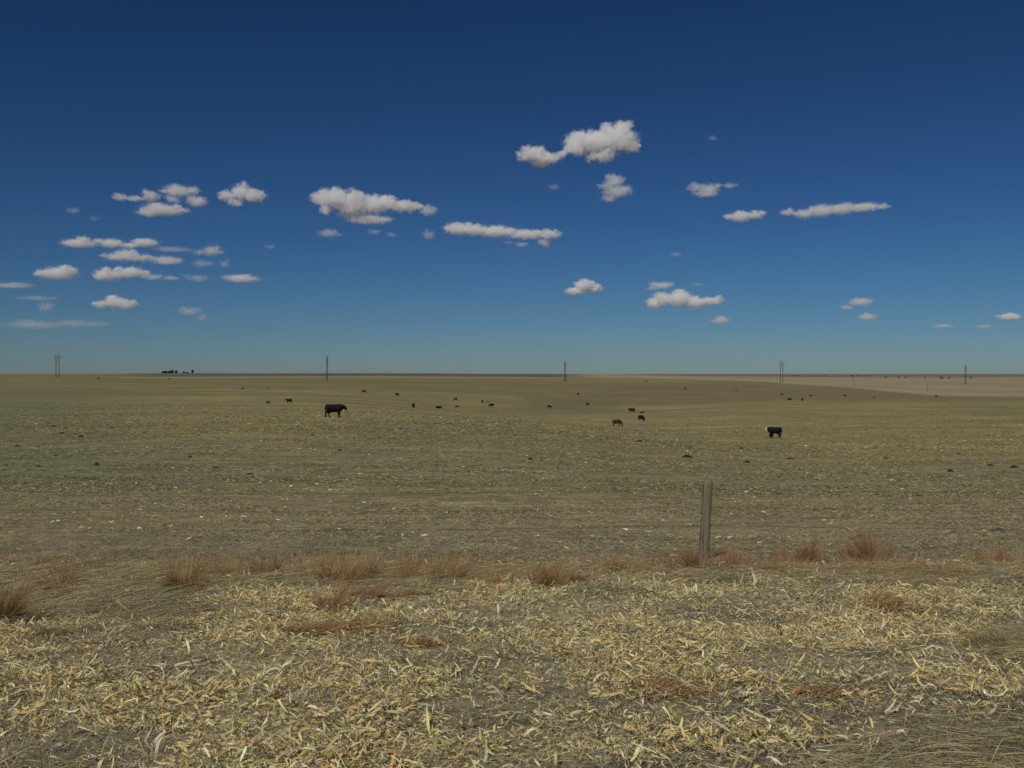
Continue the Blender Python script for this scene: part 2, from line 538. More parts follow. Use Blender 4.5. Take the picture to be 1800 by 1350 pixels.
# short standing grass along the fence line
n = 26000
x, y = scatter(n, 11.5, 17.5, 1.0)
keep = RNG.random(n) < np.exp(-((y - 14.6 - 0.5 * (fbm(x * .4, y * 0, 151, 2) - .5)) / 1.1) ** 2) * (0.25 + 1.1 * sstep(0.42, 0.62, fbm(x * 0.8, y * 1.0, 161, 3)))
x, y = x[keep], y[keep]; n = len(x)
L = RNG.uniform(0.08, 0.26, n); W = RNG.uniform(0.0022, 0.0042, n)
base = np.stack([x, y, ground_z(x, y) - 0.005], -1)
v_, q_ = strips(base, RNG.uniform(0, 2 * np.pi, n), L, W, RNG.normal(1.15, 0.28, n), RNG.normal(-0.7, 0.5, n), RNG.uniform(-1.5, 1.5, n), RNG.normal(0, 0.4, n), 4, root=True)
parts.append((v_, q_, np.repeat(pick([(0.36, 0.29, 0.165), (0.28, 0.22, 0.125), (0.42, 0.28, 0.135), (0.44, 0.37, 0.22)], [.35, .3, .2, .15], n), 8, 0)))
n = 130000
x, y = scatter(n, 11.6, 16.8, 1.0)
keep = RNG.random(n) < np.exp(-((y - 14.4) / 0.9) ** 2) * (0.12 + 0.88 * sstep(0.42, 0.60, fbm(x * 1.1 + 9, y * 0.9, 165, 3)))
x, y = x[keep], y[keep]; n = len(x)
L = RNG.uniform(0.08, 0.24, n); W = RNG.uniform(0.0020, 0.0038, n)
base = np.stack([x, y, ground_z(x, y) - 0.005], -1)
v_, q_ = strips(base, RNG.uniform(0, 2 * np.pi, n), L, W, RNG.normal(1.15, 0.30, n), RNG.normal(-0.6, 0.5, n), RNG.uniform(-1.5, 1.5, n), RNG.normal(0, 0.4, n), 4, root=True)
parts.append((v_, q_, np.repeat(pick([(0.39, 0.23, 0.105), (0.31, 0.18, 0.082), (0.46, 0.32, 0.16), (0.42, 0.34, 0.19)], [.4, .25, .2, .15], n), 8, 0)))
v_, q_, c_ = merge(parts)
o = link('dry_grass', np_mesh('dry_grass', v_, q_, c_), mat=m_grass)
tag(o, 'grey matted dead grass lying between the husks and along the fence', 'grass', kind='stuff')

# straw and stalk bits over the grazed field, thinning with distance
parts = []
FIELD = [(0.29, 0.255, 0.125), (0.38, 0.335, 0.175), (0.18, 0.162, 0.086), (0.080, 0.072, 0.042), (0.50, 0.45, 0.27)]
for (n, y0, y1, l0, l1, w0, w1, zt, pw, wt) in (
        (150000, 15.0, 36.0, 0.03, 0.15, 0.004, 0.014, 0.03, 1.4, [.30, .26, .2, .18, .06]),
        (130000, 30.0, 90.0, 0.06, 0.24, 0.008, 0.026, 0.04, 1.2, [.28, .26, .2, .20, .05]),
        (60000, 70.0, 260.0, 0.10, 0.45, 0.02, 0.06, 0.05, 0.9, [.28, .28, .2, .20, .04])):
    x, y = scatter(n, y0, y1, pw, 3.0)
    keep = RNG.random(n) < 0.25 + 0.9 * sstep(0.38, 0.62, fbm(x / 5.0, y / 2.2, 171, 3))
    x, y = x[keep], y[keep]; n = len(x)
    L = RNG.uniform(l0, l1, n) * RNG.uniform(0.6, 1.1, n); W = RNG.uniform(w0, w1, n)
    base = np.stack([x, y, ground_z(x, y) + RNG.uniform(0.0, zt, n)], -1)
    v_, q_ = strips(base, RNG.normal(0, 0.7, n), L, W, RNG.normal(0, 0.25, n), RNG.normal(0, 0.9, n), RNG.normal(0, 0.8, n), RNG.normal(0, 0.6, n), 3)
    fc = field_colour(x, y)
    cc = pick(FIELD, wt, n, 0.2)
    cc = cc * (0.45 + 0.55 * fc / np.array((0.247, 0.218, 0.098)))
    parts.append((v_, q_, np.repeat(cc, 6, 0)))
# pale husk flakes blown over the field
for (n, y0, y1, l0, l1) in ((1000, 15.5, 34.0, 0.05, 0.14), (1500, 30.0, 75.0, 0.06, 0.15), (1100, 60.0, 190.0, 0.12, 0.28)):
    x, y = scatter(n, y0, y1, 1.3, 3.0)
    keep = RNG.random(n) < 0.08 + sstep(0.46, 0.66, fbm(x / 7.0 + 40, y / 3.5, 181, 3))
    x, y = x[keep], y[keep]; n = len(x)
    L = RNG.uniform(l0, l1, n); W = L * RNG.uniform(0.12, 0.3, n)
    base = np.stack([x, y, ground_z(x, y) + RNG.uniform(0.0, 0.03, n)], -1)
    v_, q_ = strips(base, RNG.uniform(0, 2 * np.pi, n), L, W, RNG.normal(0, 0.25, n), RNG.normal(0, 1.2, n), RNG.normal(0, 0.8, n), RNG.normal(0, 1.2, n), 5)
    parts.append((v_, q_, np.repeat(pick(HUSK, [.3, .3, .25, .03, .12, .05], n), 10, 0)))
v_, q_, c_ = merge(parts)
o = link('field_stubble', np_mesh('field_stubble', v_, q_, c_), mat=m_field)
tag(o, 'straw bits and stubble scattered over the grazed field beyond the fence', 'stubble', kind='stuff')

# ------------------------------------------------------------------ bunch grass tufts
def tuft_mesh(seed, w, h, nbl, lean=(0.0, 0.0), flat=0.0, pal=None):
    rng = np.random.default_rng(seed)
    n = nbl
    ns = int(rng.integers(3, 7))                      # several uneven shoots, not one ball
    sx = rng.normal(0, .26, ns) * w; sy = rng.normal(0, .16, ns) * w
    sh = rng.uniform(.45, 1.05, ns); sl = rng.normal(0, .45, (ns, 2)); sw = rng.uniform(.4, 1.0, ns)
    sh[int(rng.integers(ns))] = 1.1
    k = rng.choice(ns, n, p=sw / sw.sum())
    bx = sx[k] + rng.normal(0, .07 + .05 * flat, n) * w; by = sy[k] + rng.normal(0, .06, n) * w
    L = h * sh[k] * rng.beta(2.4, 1.8, n) * 1.35
    dirx = sl[k, 0] + lean[0] * 2.4 + rng.normal(0, .55, n) + 0.8 * bx / w
    diry = sl[k, 1] + lean[1] * 2.4 + rng.normal(0, .55, n) + 0.8 * by / w
    az = np.arctan2(diry, dirx); mag = np.hypot(dirx, diry)
    tilt = np.clip(np.pi / 2 - 0.33 * mag - flat * rng.uniform(0.65, 1.15, n), 0.03, 1.56)
    curve = -np.abs(rng.normal(.25, .5, n)) * (0.4 + mag * 0.6) * (1 - 0.6 * flat)
    base = np.stack([bx, by, np.full(n, -0.01)], -1)
    S = 5
    v, q = strips(base, az, L, rng.uniform(0.0020, 0.0038, n), tilt, curve, rng.uniform(-1.5, 1.5, n), rng.normal(0, 0.5, n), S, root=True, taper=0.25, side=rng.normal(0, 0.12, n))
    v[:, 2] = np.maximum(v[:, 2], -0.01 + 0.02 * rng.random(len(v)))
    p = pal or [(0.39, 0.222, 0.098), (0.29, 0.160, 0.072), (0.47, 0.315, 0.155), (0.17, 0.10, 0.052), (0.46, 0.36, 0.20)]
    pp = np.array(p)[rng.choice(len(p), n, p=[.32, .22, .2, .10, .16])] * (1 + rng.normal(0, .15, (n, 1)))
    return np_mesh('grass_tuft', v, q, np.repeat(np.clip(pp, .01, .9), S * 2, 0))


OLIVE = [(0.34, 0.27, 0.145), (0.25, 0.195, 0.105), (0.42, 0.34, 0.18), (0.15, 0.12, 0.07), (0.40, 0.27, 0.13)]
TUFTS = [  # u, v of the base, width px, height px, blades, lean, flat, palette, label
    (14, 1094, 95, 66, 800, (0.1, 0), .15, None, 'dark rust clump of bunch grass cut by the left edge of the picture'),
    (150, 1032, 85, 44, 450, (0, 0), .2, None, 'rusty grass tuft behind the flattened grass, nearest the left end of the fence line'),
    (88, 1042, 60, 28, 260, (0.1, 0), .3, None, 'low brown grass tuft between the left edge clump and the fence line tuft'),
    (335, 1036, 90, 55, 620, (0, 0), .05, None, 'tall fine brown grass tuft with dark foot, left part of the fence line'),
    (400, 1018, 70, 32, 380, (0, 0), .1, None, 'short bright rust grass tuft just right of the tall dark footed tuft'),
    (448, 1014, 60, 30, 300, (0, 0), .1, None, 'short rust grass tuft squeezed against the compact upright tuft'),
    (492, 1012, 62, 42, 460, (0, 0), 0, None, 'compact upright rust grass tuft with dark shadow at its right foot'),
    (605, 1020, 95, 50, 640, (0.05, 0), .05, None, 'broad wispy rust grass tuft above the leaning red stems'),
    (645, 1018, 60, 34, 280, (0.1, 0), .15, None, 'small wispy grass tuft against the right side of the broad wispy one'),
    (768, 1026, 105, 55, 720, (0.1, 0), .1, None, 'wide rust grass tuft fanning right, midway along the fence line'),
    (545, 1118, 150, 60, 520, (0.35, 0.05), .95, None, 'fallen red brown grass stems fanning right across the husks, largest lying clump'),
    (565, 1075, 60, 60, 240, (0.25, 0.1), .35, None, 'slanting red stems standing behind the largest fallen clump'),
    (640, 1052, 110, 32, 420, (0.2, 0), .75, None, 'low reddish grass mat below the broad wispy tuft'),
    (948, 1030, 105, 42, 620, (0.05, 0), .25, None, 'rust grass tuft with dark foot left of the wooden post'),
    (1010, 1026, 90, 28, 380, (0, 0), .5, None, 'low spread tuft of brown grass right of the dark footed tuft'),
    (1078, 1008, 62, 36, 380, (0, 0), .1, None, 'small upright rust grass tuft between the dark footed tuft and the post'),
    (1214, 1004, 62, 42, 480, (-0.05, 0), .05, None, 'rust grass tuft at the left foot of the wooden post'),
    (1268, 1000, 70, 34, 420, (0.2, 0), .15, None, 'brown grass tuft at the right foot of the wooden post'),
    (1404, 992, 72, 46, 560, (0.05, 0), .02, None, 'upright bright rust tuft, first to the right of the post'),
    (1340, 1006, 60, 20, 240, (0, 0), .4, None, 'thin low brown tuft between the post and the first upright right tuft'),
    (1478, 982, 42, 36, 260, (0, 0), 0, None, 'narrow pale rust tuft between the two upright right tufts'),
    (1551, 988, 70, 52, 620, (0, 0), 0, None, 'tallest bright rust tuft on the right, below the dung mound'),
    (1630, 1012, 110, 30, 460, (0.05, 0), .45, None, 'low spreading brown grass right of the tallest right tuft'),
    (1722, 992, 62, 36, 420, (0, 0), .05, None, 'rust tuft near the right edge with pale husks at its foot'),
    (1772, 990, 70, 26, 320, (0.1, 0), .3, None, 'low brown tuft at the right end of the fence line'),
    (1552, 1072, 115, 42, 520, (0.3, 0.05), .85, None, 'fallen rust grass clump lying in husks below the right tufts'),
    (1180, 1222, 120, 40, 420, (0.3, 0.1), 1.15, None, 'flattened red brown grass patch in the middle of the near husks'),
    (1462, 1226, 95, 26, 260, (-0.3, 0), 1.2, None, 'small flattened dark red grass patch beside the orange cob'),
    (745, 1138, 100, 22, 240, (-0.3, 0), 1.2, None, 'thin flattened red grass streak in the husks left of centre'),
    (1778, 1145, 130, 62, 700, (-0.3, -0.1), .8, OLIVE, 'olive brown drooping grass clump cut by the right edge'),
    (60, 1120, 110, 30, 360, (0.2, 0), .9, OLIVE, 'dark brown lying grass below the left edge clump'),
    (240, 1085, 190, 36, 620, (0.35, 0), 1.1, OLIVE, 'long olive grass combed flat to the right, left of the husks'),
]
for i, (u, v, wp, hp, nb, lean, flat, pal, lab) in enumerate(TUFTS):
    px, py, pz = at(u, v)
    k_ = py / F
    o = link('grass_tuft', tuft_mesh(300 + i, wp * k_ * 1.05, hp * k_ * (1.14 + 0.5 * flat), int(nb * 2.0), lean, flat, pal), mat=m_grass)
    o.location = (px, py, pz + .03 * flat)
    tag(o, lab, 'grass tuft', 'bunch grass tufts along the fence and verge')

# ------------------------------------------------------------------ single husks and bits that stand out
m_husk1 = attr_mat('big_dry_husk', translucent=0.15, var=0.15, scale=25)


def husk_mesh(seed, L, W, curl, lift, col, nleaf=3):
    rng = np.random.default_rng(seed)
    n = nleaf
    base = np.stack([np.zeros(n), rng.normal(0, W * .2, n), rng.uniform(0.004, 0.02, n)], -1)
    S = 9
    v, q = strips(base, rng.normal(0, 0.30, n), np.full(n, L) * rng.uniform(.65, 1, n), np.full(n, W) * rng.uniform(.6, 1, n),
                  np.full(n, lift) + rng.normal(0, .1, n), np.full(n, curl) * rng.uniform(.5, 1.2, n), rng.normal(0, .5, n), rng.normal(0, .8, n), S, root=True, taper=.12, side=rng.normal(0, .15, n))
    c = np.repeat(np.array(col)[None] * rng.uniform(.85, 1.1, (n, 1)), S * 2, 0)
    return np_mesh('corn_husk', v, q, c, smooth=True)


HUSKS = [  # u, v, length px, width px, heading, curl, lift, colour, label
    (306, 1178, 46, 6, 0.2, -.2, .25, (0.68, 0.60, 0.40), 'long straight pale husk lying near the left, pointing right'),
    (262, 1178, 34, 12, -0.6, -.3, .25, (0.72, 0.68, 0.45), 'broad pointed pale husk just left of the long straight one'),
    (240, 1281, 36, 8, 0.05, -.6, .3, (0.62, 0.54, 0.32), 'arched tan husk near the bottom left'),
    (185, 1250, 50, 9, -0.25, -.3, .12, (0.66, 0.58, 0.33), 'long yellow husk with frayed end above the arched tan one'),
    (1132, 1288, 36, 11, -0.9, .9, .35, (0.66, 0.56, 0.36), 'curled cream husk pair low in the middle of the verge'),
    (1150, 1302, 66, 10, 0.1, -.2, .12, (0.60, 0.48, 0.24), 'long tan husk lying under the curled cream pair'),
    (1556, 1262, 34, 7, 0.35, .8, .18, (0.62, 0.55, 0.37), 'pale forked husk with upturned tip near the bottom right'),
    (1630, 1148, 15, 9, 0.6, -.8, .6, (0.76, 0.73, 0.62), 'bright white papery husk standing out right of centre'),
    (1330, 1030, 34, 8, 2.0, -.5, 1.15, (0.66, 0.58, 0.42), 'pale husk standing upright at the edge of husks right of post'),
    (1437, 1016, 30, 9, 2.2, .8, 1.1, (0.70, 0.66, 0.48), 'bent pale husk standing below the first right tuft'),
    (1152, 1036, 26, 6, 1.9, -.4, 1.2, (0.62, 0.54, 0.38), 'thin upright husk left of the post foot'),
    (676, 994, 24, 4, -.1, -.2, .2, (0.68, 0.60, 0.42), 'pale straw lying right of the small wispy tuft'),
    (330, 952, 30, 6, .25, -.9, .5, (0.70, 0.62, 0.36), 'yellow husk lying on bare field above the left tufts'),
    (423, 956, 18, 5, .0, -.3, .2, (0.76, 0.72, 0.56), 'small white husk lying on field right of the yellow one'),
    (92, 920, 14, 5, -.3, -.9, .6, (0.74, 0.68, 0.46), 'bright husk flake in the field near the left edge'),
    (1258, 950, 26, 5, -.15, -.7, .5, (0.68, 0.56, 0.28), 'golden curved husk lying in the field beside the post'),
]
for i, (u, v, lp, wp, hd, cu, li, c, lab) in enumerate(HUSKS):
    px, py, pz = at(u, v)
    k_ = py / F
    stretch = 1.0 + 1.2 * abs(math.sin(hd)) * (1 if li < .8 else 0)
    o = link('corn_husk', husk_mesh(500 + i, lp * k_ * stretch, wp * k_ * 1.1, cu, li, c), mat=m_husk1)
    o.location = (px, py, pz + 0.02); o.rotation_euler = (0, 0, hd)
    tag(o, lab, 'husk', 'single husks that stand out')


# ------------------------------------------------------------------ solid unions (voxel remesh)
def capsule(bm, p0, r0, p1, r1, sc=(1.3, 1, 1)):
    import bmesh
    for t in np.linspace(0, 1, max(2, int((Vector(p1) - Vector(p0)).length / max(0.02, min(r0, r1) * 0.55)) + 1)):
        c = Vector(p0).lerp(Vector(p1), float(t)); r = r0 + (r1 - r0) * float(t)
        bmesh.ops.create_icosphere(bm, subdivisions=2, radius=1.0, matrix=Matrix.Translation(c) @ Matrix.Diagonal((r * sc[0], r * sc[1], r * sc[2], 1)))


def union(bm, voxel, smooth_it=4, name='body', smf=0.5):
    me = bpy.data.meshes.new(name); bm.to_mesh(me); bm.free()
    o = bpy.data.objects.new('tmp', me); COL.objects.link(o)
    m = o.modifiers.new('r', 'REMESH'); m.mode = 'VOXEL'; m.voxel_size = voxel; m.use_smooth_shade = True
    if smooth_it:
        s = o.modifiers.new('s', 'SMOOTH'); s.iterations = smooth_it; s.factor = smf
    dg = bpy.context.evaluated_depsgraph_get(); dg.update()
    out = bpy.data.meshes.new_from_object(o.evaluated_get(dg))
    out.name = name
    bpy.data.objects.remove(o); bpy.data.meshes.remove(me)
    return out


# ------------------------------------------------------------------ cattle
def cow_bm(pose, calf=False):
    import bmesh
    bm = bmesh.new()
    C = lambda *a, **k: capsule(bm, *a, **k)
    dz = -0.60 if pose == 'lying' else 0.0
    bz = 0.97 + dz
    g = 0.84 if calf else 1.0       # calves are slimmer through the barrel
    C((-.78, 0, bz + .02), .33 * g, (-.25, 0, bz - .03), .385 * g, sc=(1, .88, 1.10))
    C((-.25, 0, bz - .03), .385 * g, (.35, 0, bz - .02), .375 * g, sc=(1, .88, 1.10))
    C((.35, 0, bz - .02), .375 * g, (.66, 0, bz + .0), .32 * g, sc=(1, .80, 1.12))
    C((.50, 0, bz - .17), .27 * g, (.84, 0, bz - .10), .20 * g, sc=(1.2, .8, 1))       # brisket
    C((-.90, 0, bz + .16), .23 * g, (-1.0, 0, bz - .06), .21 * g)                      # rump
    C((.55, 0, bz + .17), .19, (.8, 0, bz + .12), .17, sc=(1, .7, 1))               # withers
    if pose == 'grazing':
        C((.74, 0, bz - .0), .25 * g, (1.10, 0, .62), .155); h0, h1 = (1.14, 0, .56), (1.36, 0, .16)
    elif pose == 'walking':
        C((.70, 0, bz + .08), .31 * g, (1.14, 0, bz + .12), .20); h0, h1 = (1.22, 0, bz + .10), (1.50, 0, bz - .14)
    elif pose == 'nursing':
        C((.74, 0, bz + .1), .25 * g, (1.10, 0, bz + .3), .15); h0, h1 = (1.14, 0, bz + .32), (1.42, 0, bz + .30)
    else:
        C((.74, 0, bz + .08), .26 * g, (1.10, 0, bz + .20), .165); h0, h1 = (1.15, 0, bz + .22), (1.44, 0, bz - .02)
    C(h0, .180, h1, .125, sc=(1.1, .9, 1))
    hv = (Vector(h1) - Vector(h0)).normalized()
    for s in (-1, 1):
        e0 = Vector(h0) + Vector((-.03, s * .12, .05)); e1 = e0 + Vector((-.05, s * .15, -.01))
        C(tuple(e0), .045, tuple(e1), .030, sc=(1, 1, .8))
    if pose == 'lying':
        for s in (-1, 1):
            C((-.7, s * .22, .25), .17, (-.35, s * .36, .12), .10); C((-.35, s * .36, .12), .08, (-.75, s * .40, .07), .055)
            C((.55, s * .2, .22), .12, (.85, s * .26, .10), .07); C((.85, s * .26, .10), .06, (.55, s * .28, .07), .05)
    else:
        st = {'walking': (.17, .24, -.12, .10), 'grazing': (.10, .16, -.04, .06)}.get(pose, (.05, -.02, .03, -.03))
        for s, sw in ((1, st[0]), (-1, -st[1])):
            C((-.80, s * .17, bz - .02), .22 * g, (-.72 + sw * .4, s * .18, bz - .32), .125)      # thigh
            k0 = (-.72 + sw * .4, s * .18, bz - .32); k1 = (-.92 + sw * .8, s * .17, .50)
            C(k0, .145, k1, .088); C(k1, .085, (-.86 + sw * 1.15, s * .17, .13), .064)
            C((-.86 + sw * 1.15, s * .17, .13), .064, (-.82 + sw * 1.2, s * .17, .06), .072)
        for s, sw in ((1, st[2]), (-1, st[3])):
            C((.56, s * .17, bz - .12), .17 * g, (.58 + sw * .5, s * .17, .62), .115)
            C((.58 + sw * .5, s * .17, .62), .105, (.58 + sw * .9, s * .17, .40), .082)
            C((.58 + sw * .9, s * .17, .40), .074, (.57 + sw * 1.35, s * .17, .12), .060)
            C((.57 + sw * 1.35, s * .17, .12), .060, (.60 + sw * 1.4, s * .17, .06), .070)
        if not calf:
            C((-.52, 0, bz - .36), .13, (-.42, 0, bz - .40), .10)                             # udder
    C((-1.10, 0, bz + .16), .045, (-1.16, .02, bz - .28), .034)
    C((-1.16, .02, bz - .28), .034, (-1.14, .02, max(.12, bz - .62)), .05)
    for vt in bm.verts:
        vt.co.x *= .75
    return bm


COWMESH = {}
for pose in ('walking', 'standing', 'grazing', 'lying'):
    COWMESH[pose, 'cow'] = union(cow_bm(pose), 0.036, 3, 'cow_body')
for pose in ('standing', 'nursing', 'grazing', 'lying'):
    COWMESH[pose, 'calf'] = union(cow_bm(pose, True), 0.045, 3, 'calf_body')


def hide_mat(name, col, face=None):
    m, nt, b = new_mat(name)
    tc = N(nt, 'ShaderNodeTexCoord')
    n = noise(nt, tc.outputs['Object'], 3.0, 4)
    c = mixc(nt, maprange(nt, n, .3, .7, 0, 1), tuple(q * .75 for q in col), tuple(q * 1.3 for q in col))
    if face:
        sp = N(nt, 'ShaderNodeSeparateXYZ'); nt.links.new(tc.outputs['Object'], sp.inputs[0])
        wob = mathn(nt, 'MULTIPLY', noise(nt, tc.outputs['Object'], 6.0, 2), .12)
        e = mathn(nt, 'ADD', sp.outputs[0], wob)
        f = maprange(nt, e, .88, .91, 0, 1)
        leg = mathn(nt, 'LESS_THAN', mathn(nt, 'ADD', sp.outputs[2], wob), .22)
        c = mixc(nt, mathn(nt, 'MAXIMUM', f, mathn(nt, 'MULTIPLY', leg, face[1])), c, face[0])
    nt.links.new(c, b.inputs['Base Color'])
    b.inputs['Roughness'].default_value = .7
    return m


M_BLACK = hide_mat('black_hide', (0.006, 0.0055, 0.006))
M_BALDY = hide_mat('black_hide_white_face', (0.006, 0.0055, 0.006), ((0.62, 0.58, 0.52), 0.35))
M_RED = hide_mat('red_brown_hide', (0.068, 0.026, 0.014))
M_DARKBR = hide_mat('dark_brown_hide', (0.030, 0.015, 0.010))
COWM = {'black': M_BLACK, 'baldy': M_BALDY, 'red': M_RED, 'brown': M_DARKBR}
_cm = {}

CATTLE = [  # u, v of the feet, height px of the back, pose, heading (deg, 0 = right, 90 = away), age, coat, label
    (588, 734.5, 24.2, 'walking', 6, 'cow', 'black', 'black cow walking to the right, largest of the herd, left of centre'),
    (1361, 770, 19.5, 'standing', 150, 'cow', 'baldy', 'black cow with white face turned left, nursing a calf on the right'),
    (1356, 770.5, 9, 'nursing', 40, 'calf', 'black', 'black calf suckling under the white faced cow'),
    (1085, 749.5, 12.5, 'grazing', 8, 'cow', 'red', 'reddish brown cow grazing with lowered head, facing right'),
    (1127.5, 740.5, 10.5, 'grazing', -50, 'cow', 'black', 'black cow grazing toward the camera right of the reddish brown cow'),
    (1110.5, 726, 9, 'walking', 140, 'cow', 'brown', 'dark brown cow walking away just above the black grazing one'),
    (1128, 726.5, 3.2, 'lying', 0, 'calf', 'brown', 'tiny brown calf lying behind the black grazing cow'),
    (508, 709, 8, 'standing', 175, 'cow', 'black', 'black cow standing in profile facing left, left of the largest cow'),
    (471.5, 710.5, 5.5, 'grazing', 160, 'calf', 'black', 'small black calf left of the cow standing in profile'),
    (640, 691, 5.5, 'grazing', 0, 'cow', 'black', 'black cow grazing up the slope right of the largest cow'),
    (698, 696.5, 6.5, 'standing', 165, 'cow', 'black', 'black cow with head up, right of the one grazing on the slope'),
    (727, 717, 8, 'standing', 85, 'cow', 'black', 'black cow seen end on, narrow, right of the largest cow'),
    (771, 718, 4.5, 'lying', 0, 'cow', 'black', 'black cow lying down right of the end on cow'),
    (800.5, 704, 4.5, 'grazing', 190, 'cow', 'black', 'upper of two small black cows one above the other near centre'),
    (803, 715.5, 4, 'lying', 10, 'calf', 'black', 'lower of two small black animals, lying near centre'),
    (848, 709, 6, 'standing', 100, 'cow', 'black', 'narrow black cow facing away above left of the centre pair'),
    (864, 716, 6.5, 'walking', 0, 'cow', 'black', 'black cow walking right at the centre of the field'),
    (857, 707, 2, 'lying', 0, 'calf', 'black', 'tiny calf lying between the two centre cows'),
    (966, 717.5, 4.2, 'grazing', 0, 'cow', 'black', 'black cow alone in the dark draw right of centre'),
    (1016.5, 695, 4.2, 'standing', 60, 'cow', 'black', 'tiny black cow on the slope above the dark draw'),
    (1033, 712.5, 3.5, 'grazing', 0, 'cow', 'black', 'small black cow at the right lip of the dark draw'),
    (1136, 671, 2.4, 'grazing', 0, 'cow', 'black', 'tiny dark cow near the skyline right of the middle pole pair'),
    (1204.5, 684.5, 3.2, 'grazing', 180, 'cow', 'black', 'tiny dark cow on the far slope above the brown cows'),
    (1294, 687, 3.6, 'standing', 70, 'cow', 'black', 'tiny dark cow on the far slope left of the right pole pair'),
    (1374, 695, 3.2, 'grazing', 0, 'cow', 'black', 'tiny black cow directly below the right pole pair'),
    (1388, 703, 3.6, 'lying', 0, 'cow', 'black', 'black cow lying, left of the right hand cluster'),
    (1410.5, 705, 5, 'standing', 60, 'cow', 'black', 'lowest and largest black cow of the right hand cluster'),
    (1425.5, 697.5, 3.2, 'grazing', 0, 'cow', 'black', 'tiny dark cow right of the right hand cluster'),
    (1485, 697, 3.6, 'grazing', 180, 'cow', 'black', 'black cow by itself right of the cluster, below the thin pole'),
    (1537, 700, 2.4, 'lying', 0, 'calf', 'brown', 'faint brown calf lying right of the lone cow'),
    (1646, 698.5, 3.4, 'grazing', 0, 'cow', 'black', 'rightmost black cow, at the edge of the pale field'),
    (427, 685, 3.2, 'standing', 80, 'cow', 'black', 'tiny black cow high on the left slope'),
    (470, 684, 2.4, 'lying', 0, 'calf', 'brown', 'faint brown calf on the left slope beside the tiny cow'),
    (173, 666.5, 2.8, 'standing', 150, 'cow', 'black', 'tiny dark cow near the left skyline, right of the left poles'),
    (297, 667, 2.4, 'grazing', 0, 'cow', 'brown', 'tiny dark cow below the skyline trees on the left'),
]
BACKH = {('walking', 'cow'): 1.33, ('standing', 'cow'): 1.33, ('grazing', 'cow'): 1.33, ('lying', 'cow'): .76,
         ('standing', 'calf'): 1.33, ('nursing', 'calf'): 1.42, ('grazing', 'calf'): 1.33, ('lying', 'calf'): .76}
for (u, v, hp, pose, hd, age, coat, lab) in CATTLE:
    px, py, pz = at(u, v)
    s = hp * py / F / BACKH[pose, age]
    lo, hi = ((0.88, 1.16) if age == 'cow' else (0.5, 0.72))
    if not lo <= s <= hi:
        print('cattle scale', lab, round(py), round(s, 2))
    s = min(hi, max(lo, s)) if py > 200 else s
    key = (pose, age, coat)
    if key not in _cm:
        me = COWMESH[pose, age].copy(); me.materials.clear(); me.materials.append(COWM[coat]); _cm[key] = me
    o = link('calf' if age == 'calf' else 'cow', _cm[key])
    o.location = (px, py, pz - 0.01); o.rotation_euler = (0, 0, R(hd)); o.scale = (s, s, s)
    tag(o, lab, age, 'cattle grazing in the field')

# ------------------------------------------------------------------ cow pats and clods
M_DUNG = plain_mat('dried_dung', (0.028, 0.023, 0.016), .4, 14)
M_CLOD = plain_mat('grey_dung', (0.075, 0.060, 0.050), .4, 14)


def pat_mesh(seed, w, h):
    rng = np.random.default_rng(seed)
    nr_, na_ = 7, 20
    ang = np.linspace(0, 2 * np.pi, na_, endpoint=False)
    rim = 1 + 0.22 * np.sin(ang * 2 + rng.uniform(0, 6)) + .14 * np.sin(ang * 3 + rng.uniform(0, 6)) + .08 * rng.normal(size=na_)
    vs = [(0, 0, h)]
    for i in range(1, nr_ + 1):
        t = i / nr_
        for j, a in enumerate(ang):
            hh = h * (1 - t ** 2.2) * (1 + .25 * rng.normal()) - (0.02 if i == nr_ else 0)
            vs.append((math.cos(a) * t * w * .5 * rim[j], math.sin(a) * t * w * .42 * rim[j], hh))
    import bmesh
    bm = bmesh.new()
    bv = [bm.verts.new(p) for p in vs]
    for j in range(na_):
        bm.faces.new((bv[0], bv[1 + j], bv[1 + (j + 1) % na_]))
    for i in range(nr_ - 1):
        for j in range(na_):
            a = 1 + i * na_ + j; b2 = 1 + i * na_ + (j + 1) % na_
            bm.faces.new((bv[a], bv[a + na_], bv[b2 + na_], bv[b2]))
    me = bpy.data.meshes.new('cow_pat'); bm.to_mesh(me); bm.free()
    return me


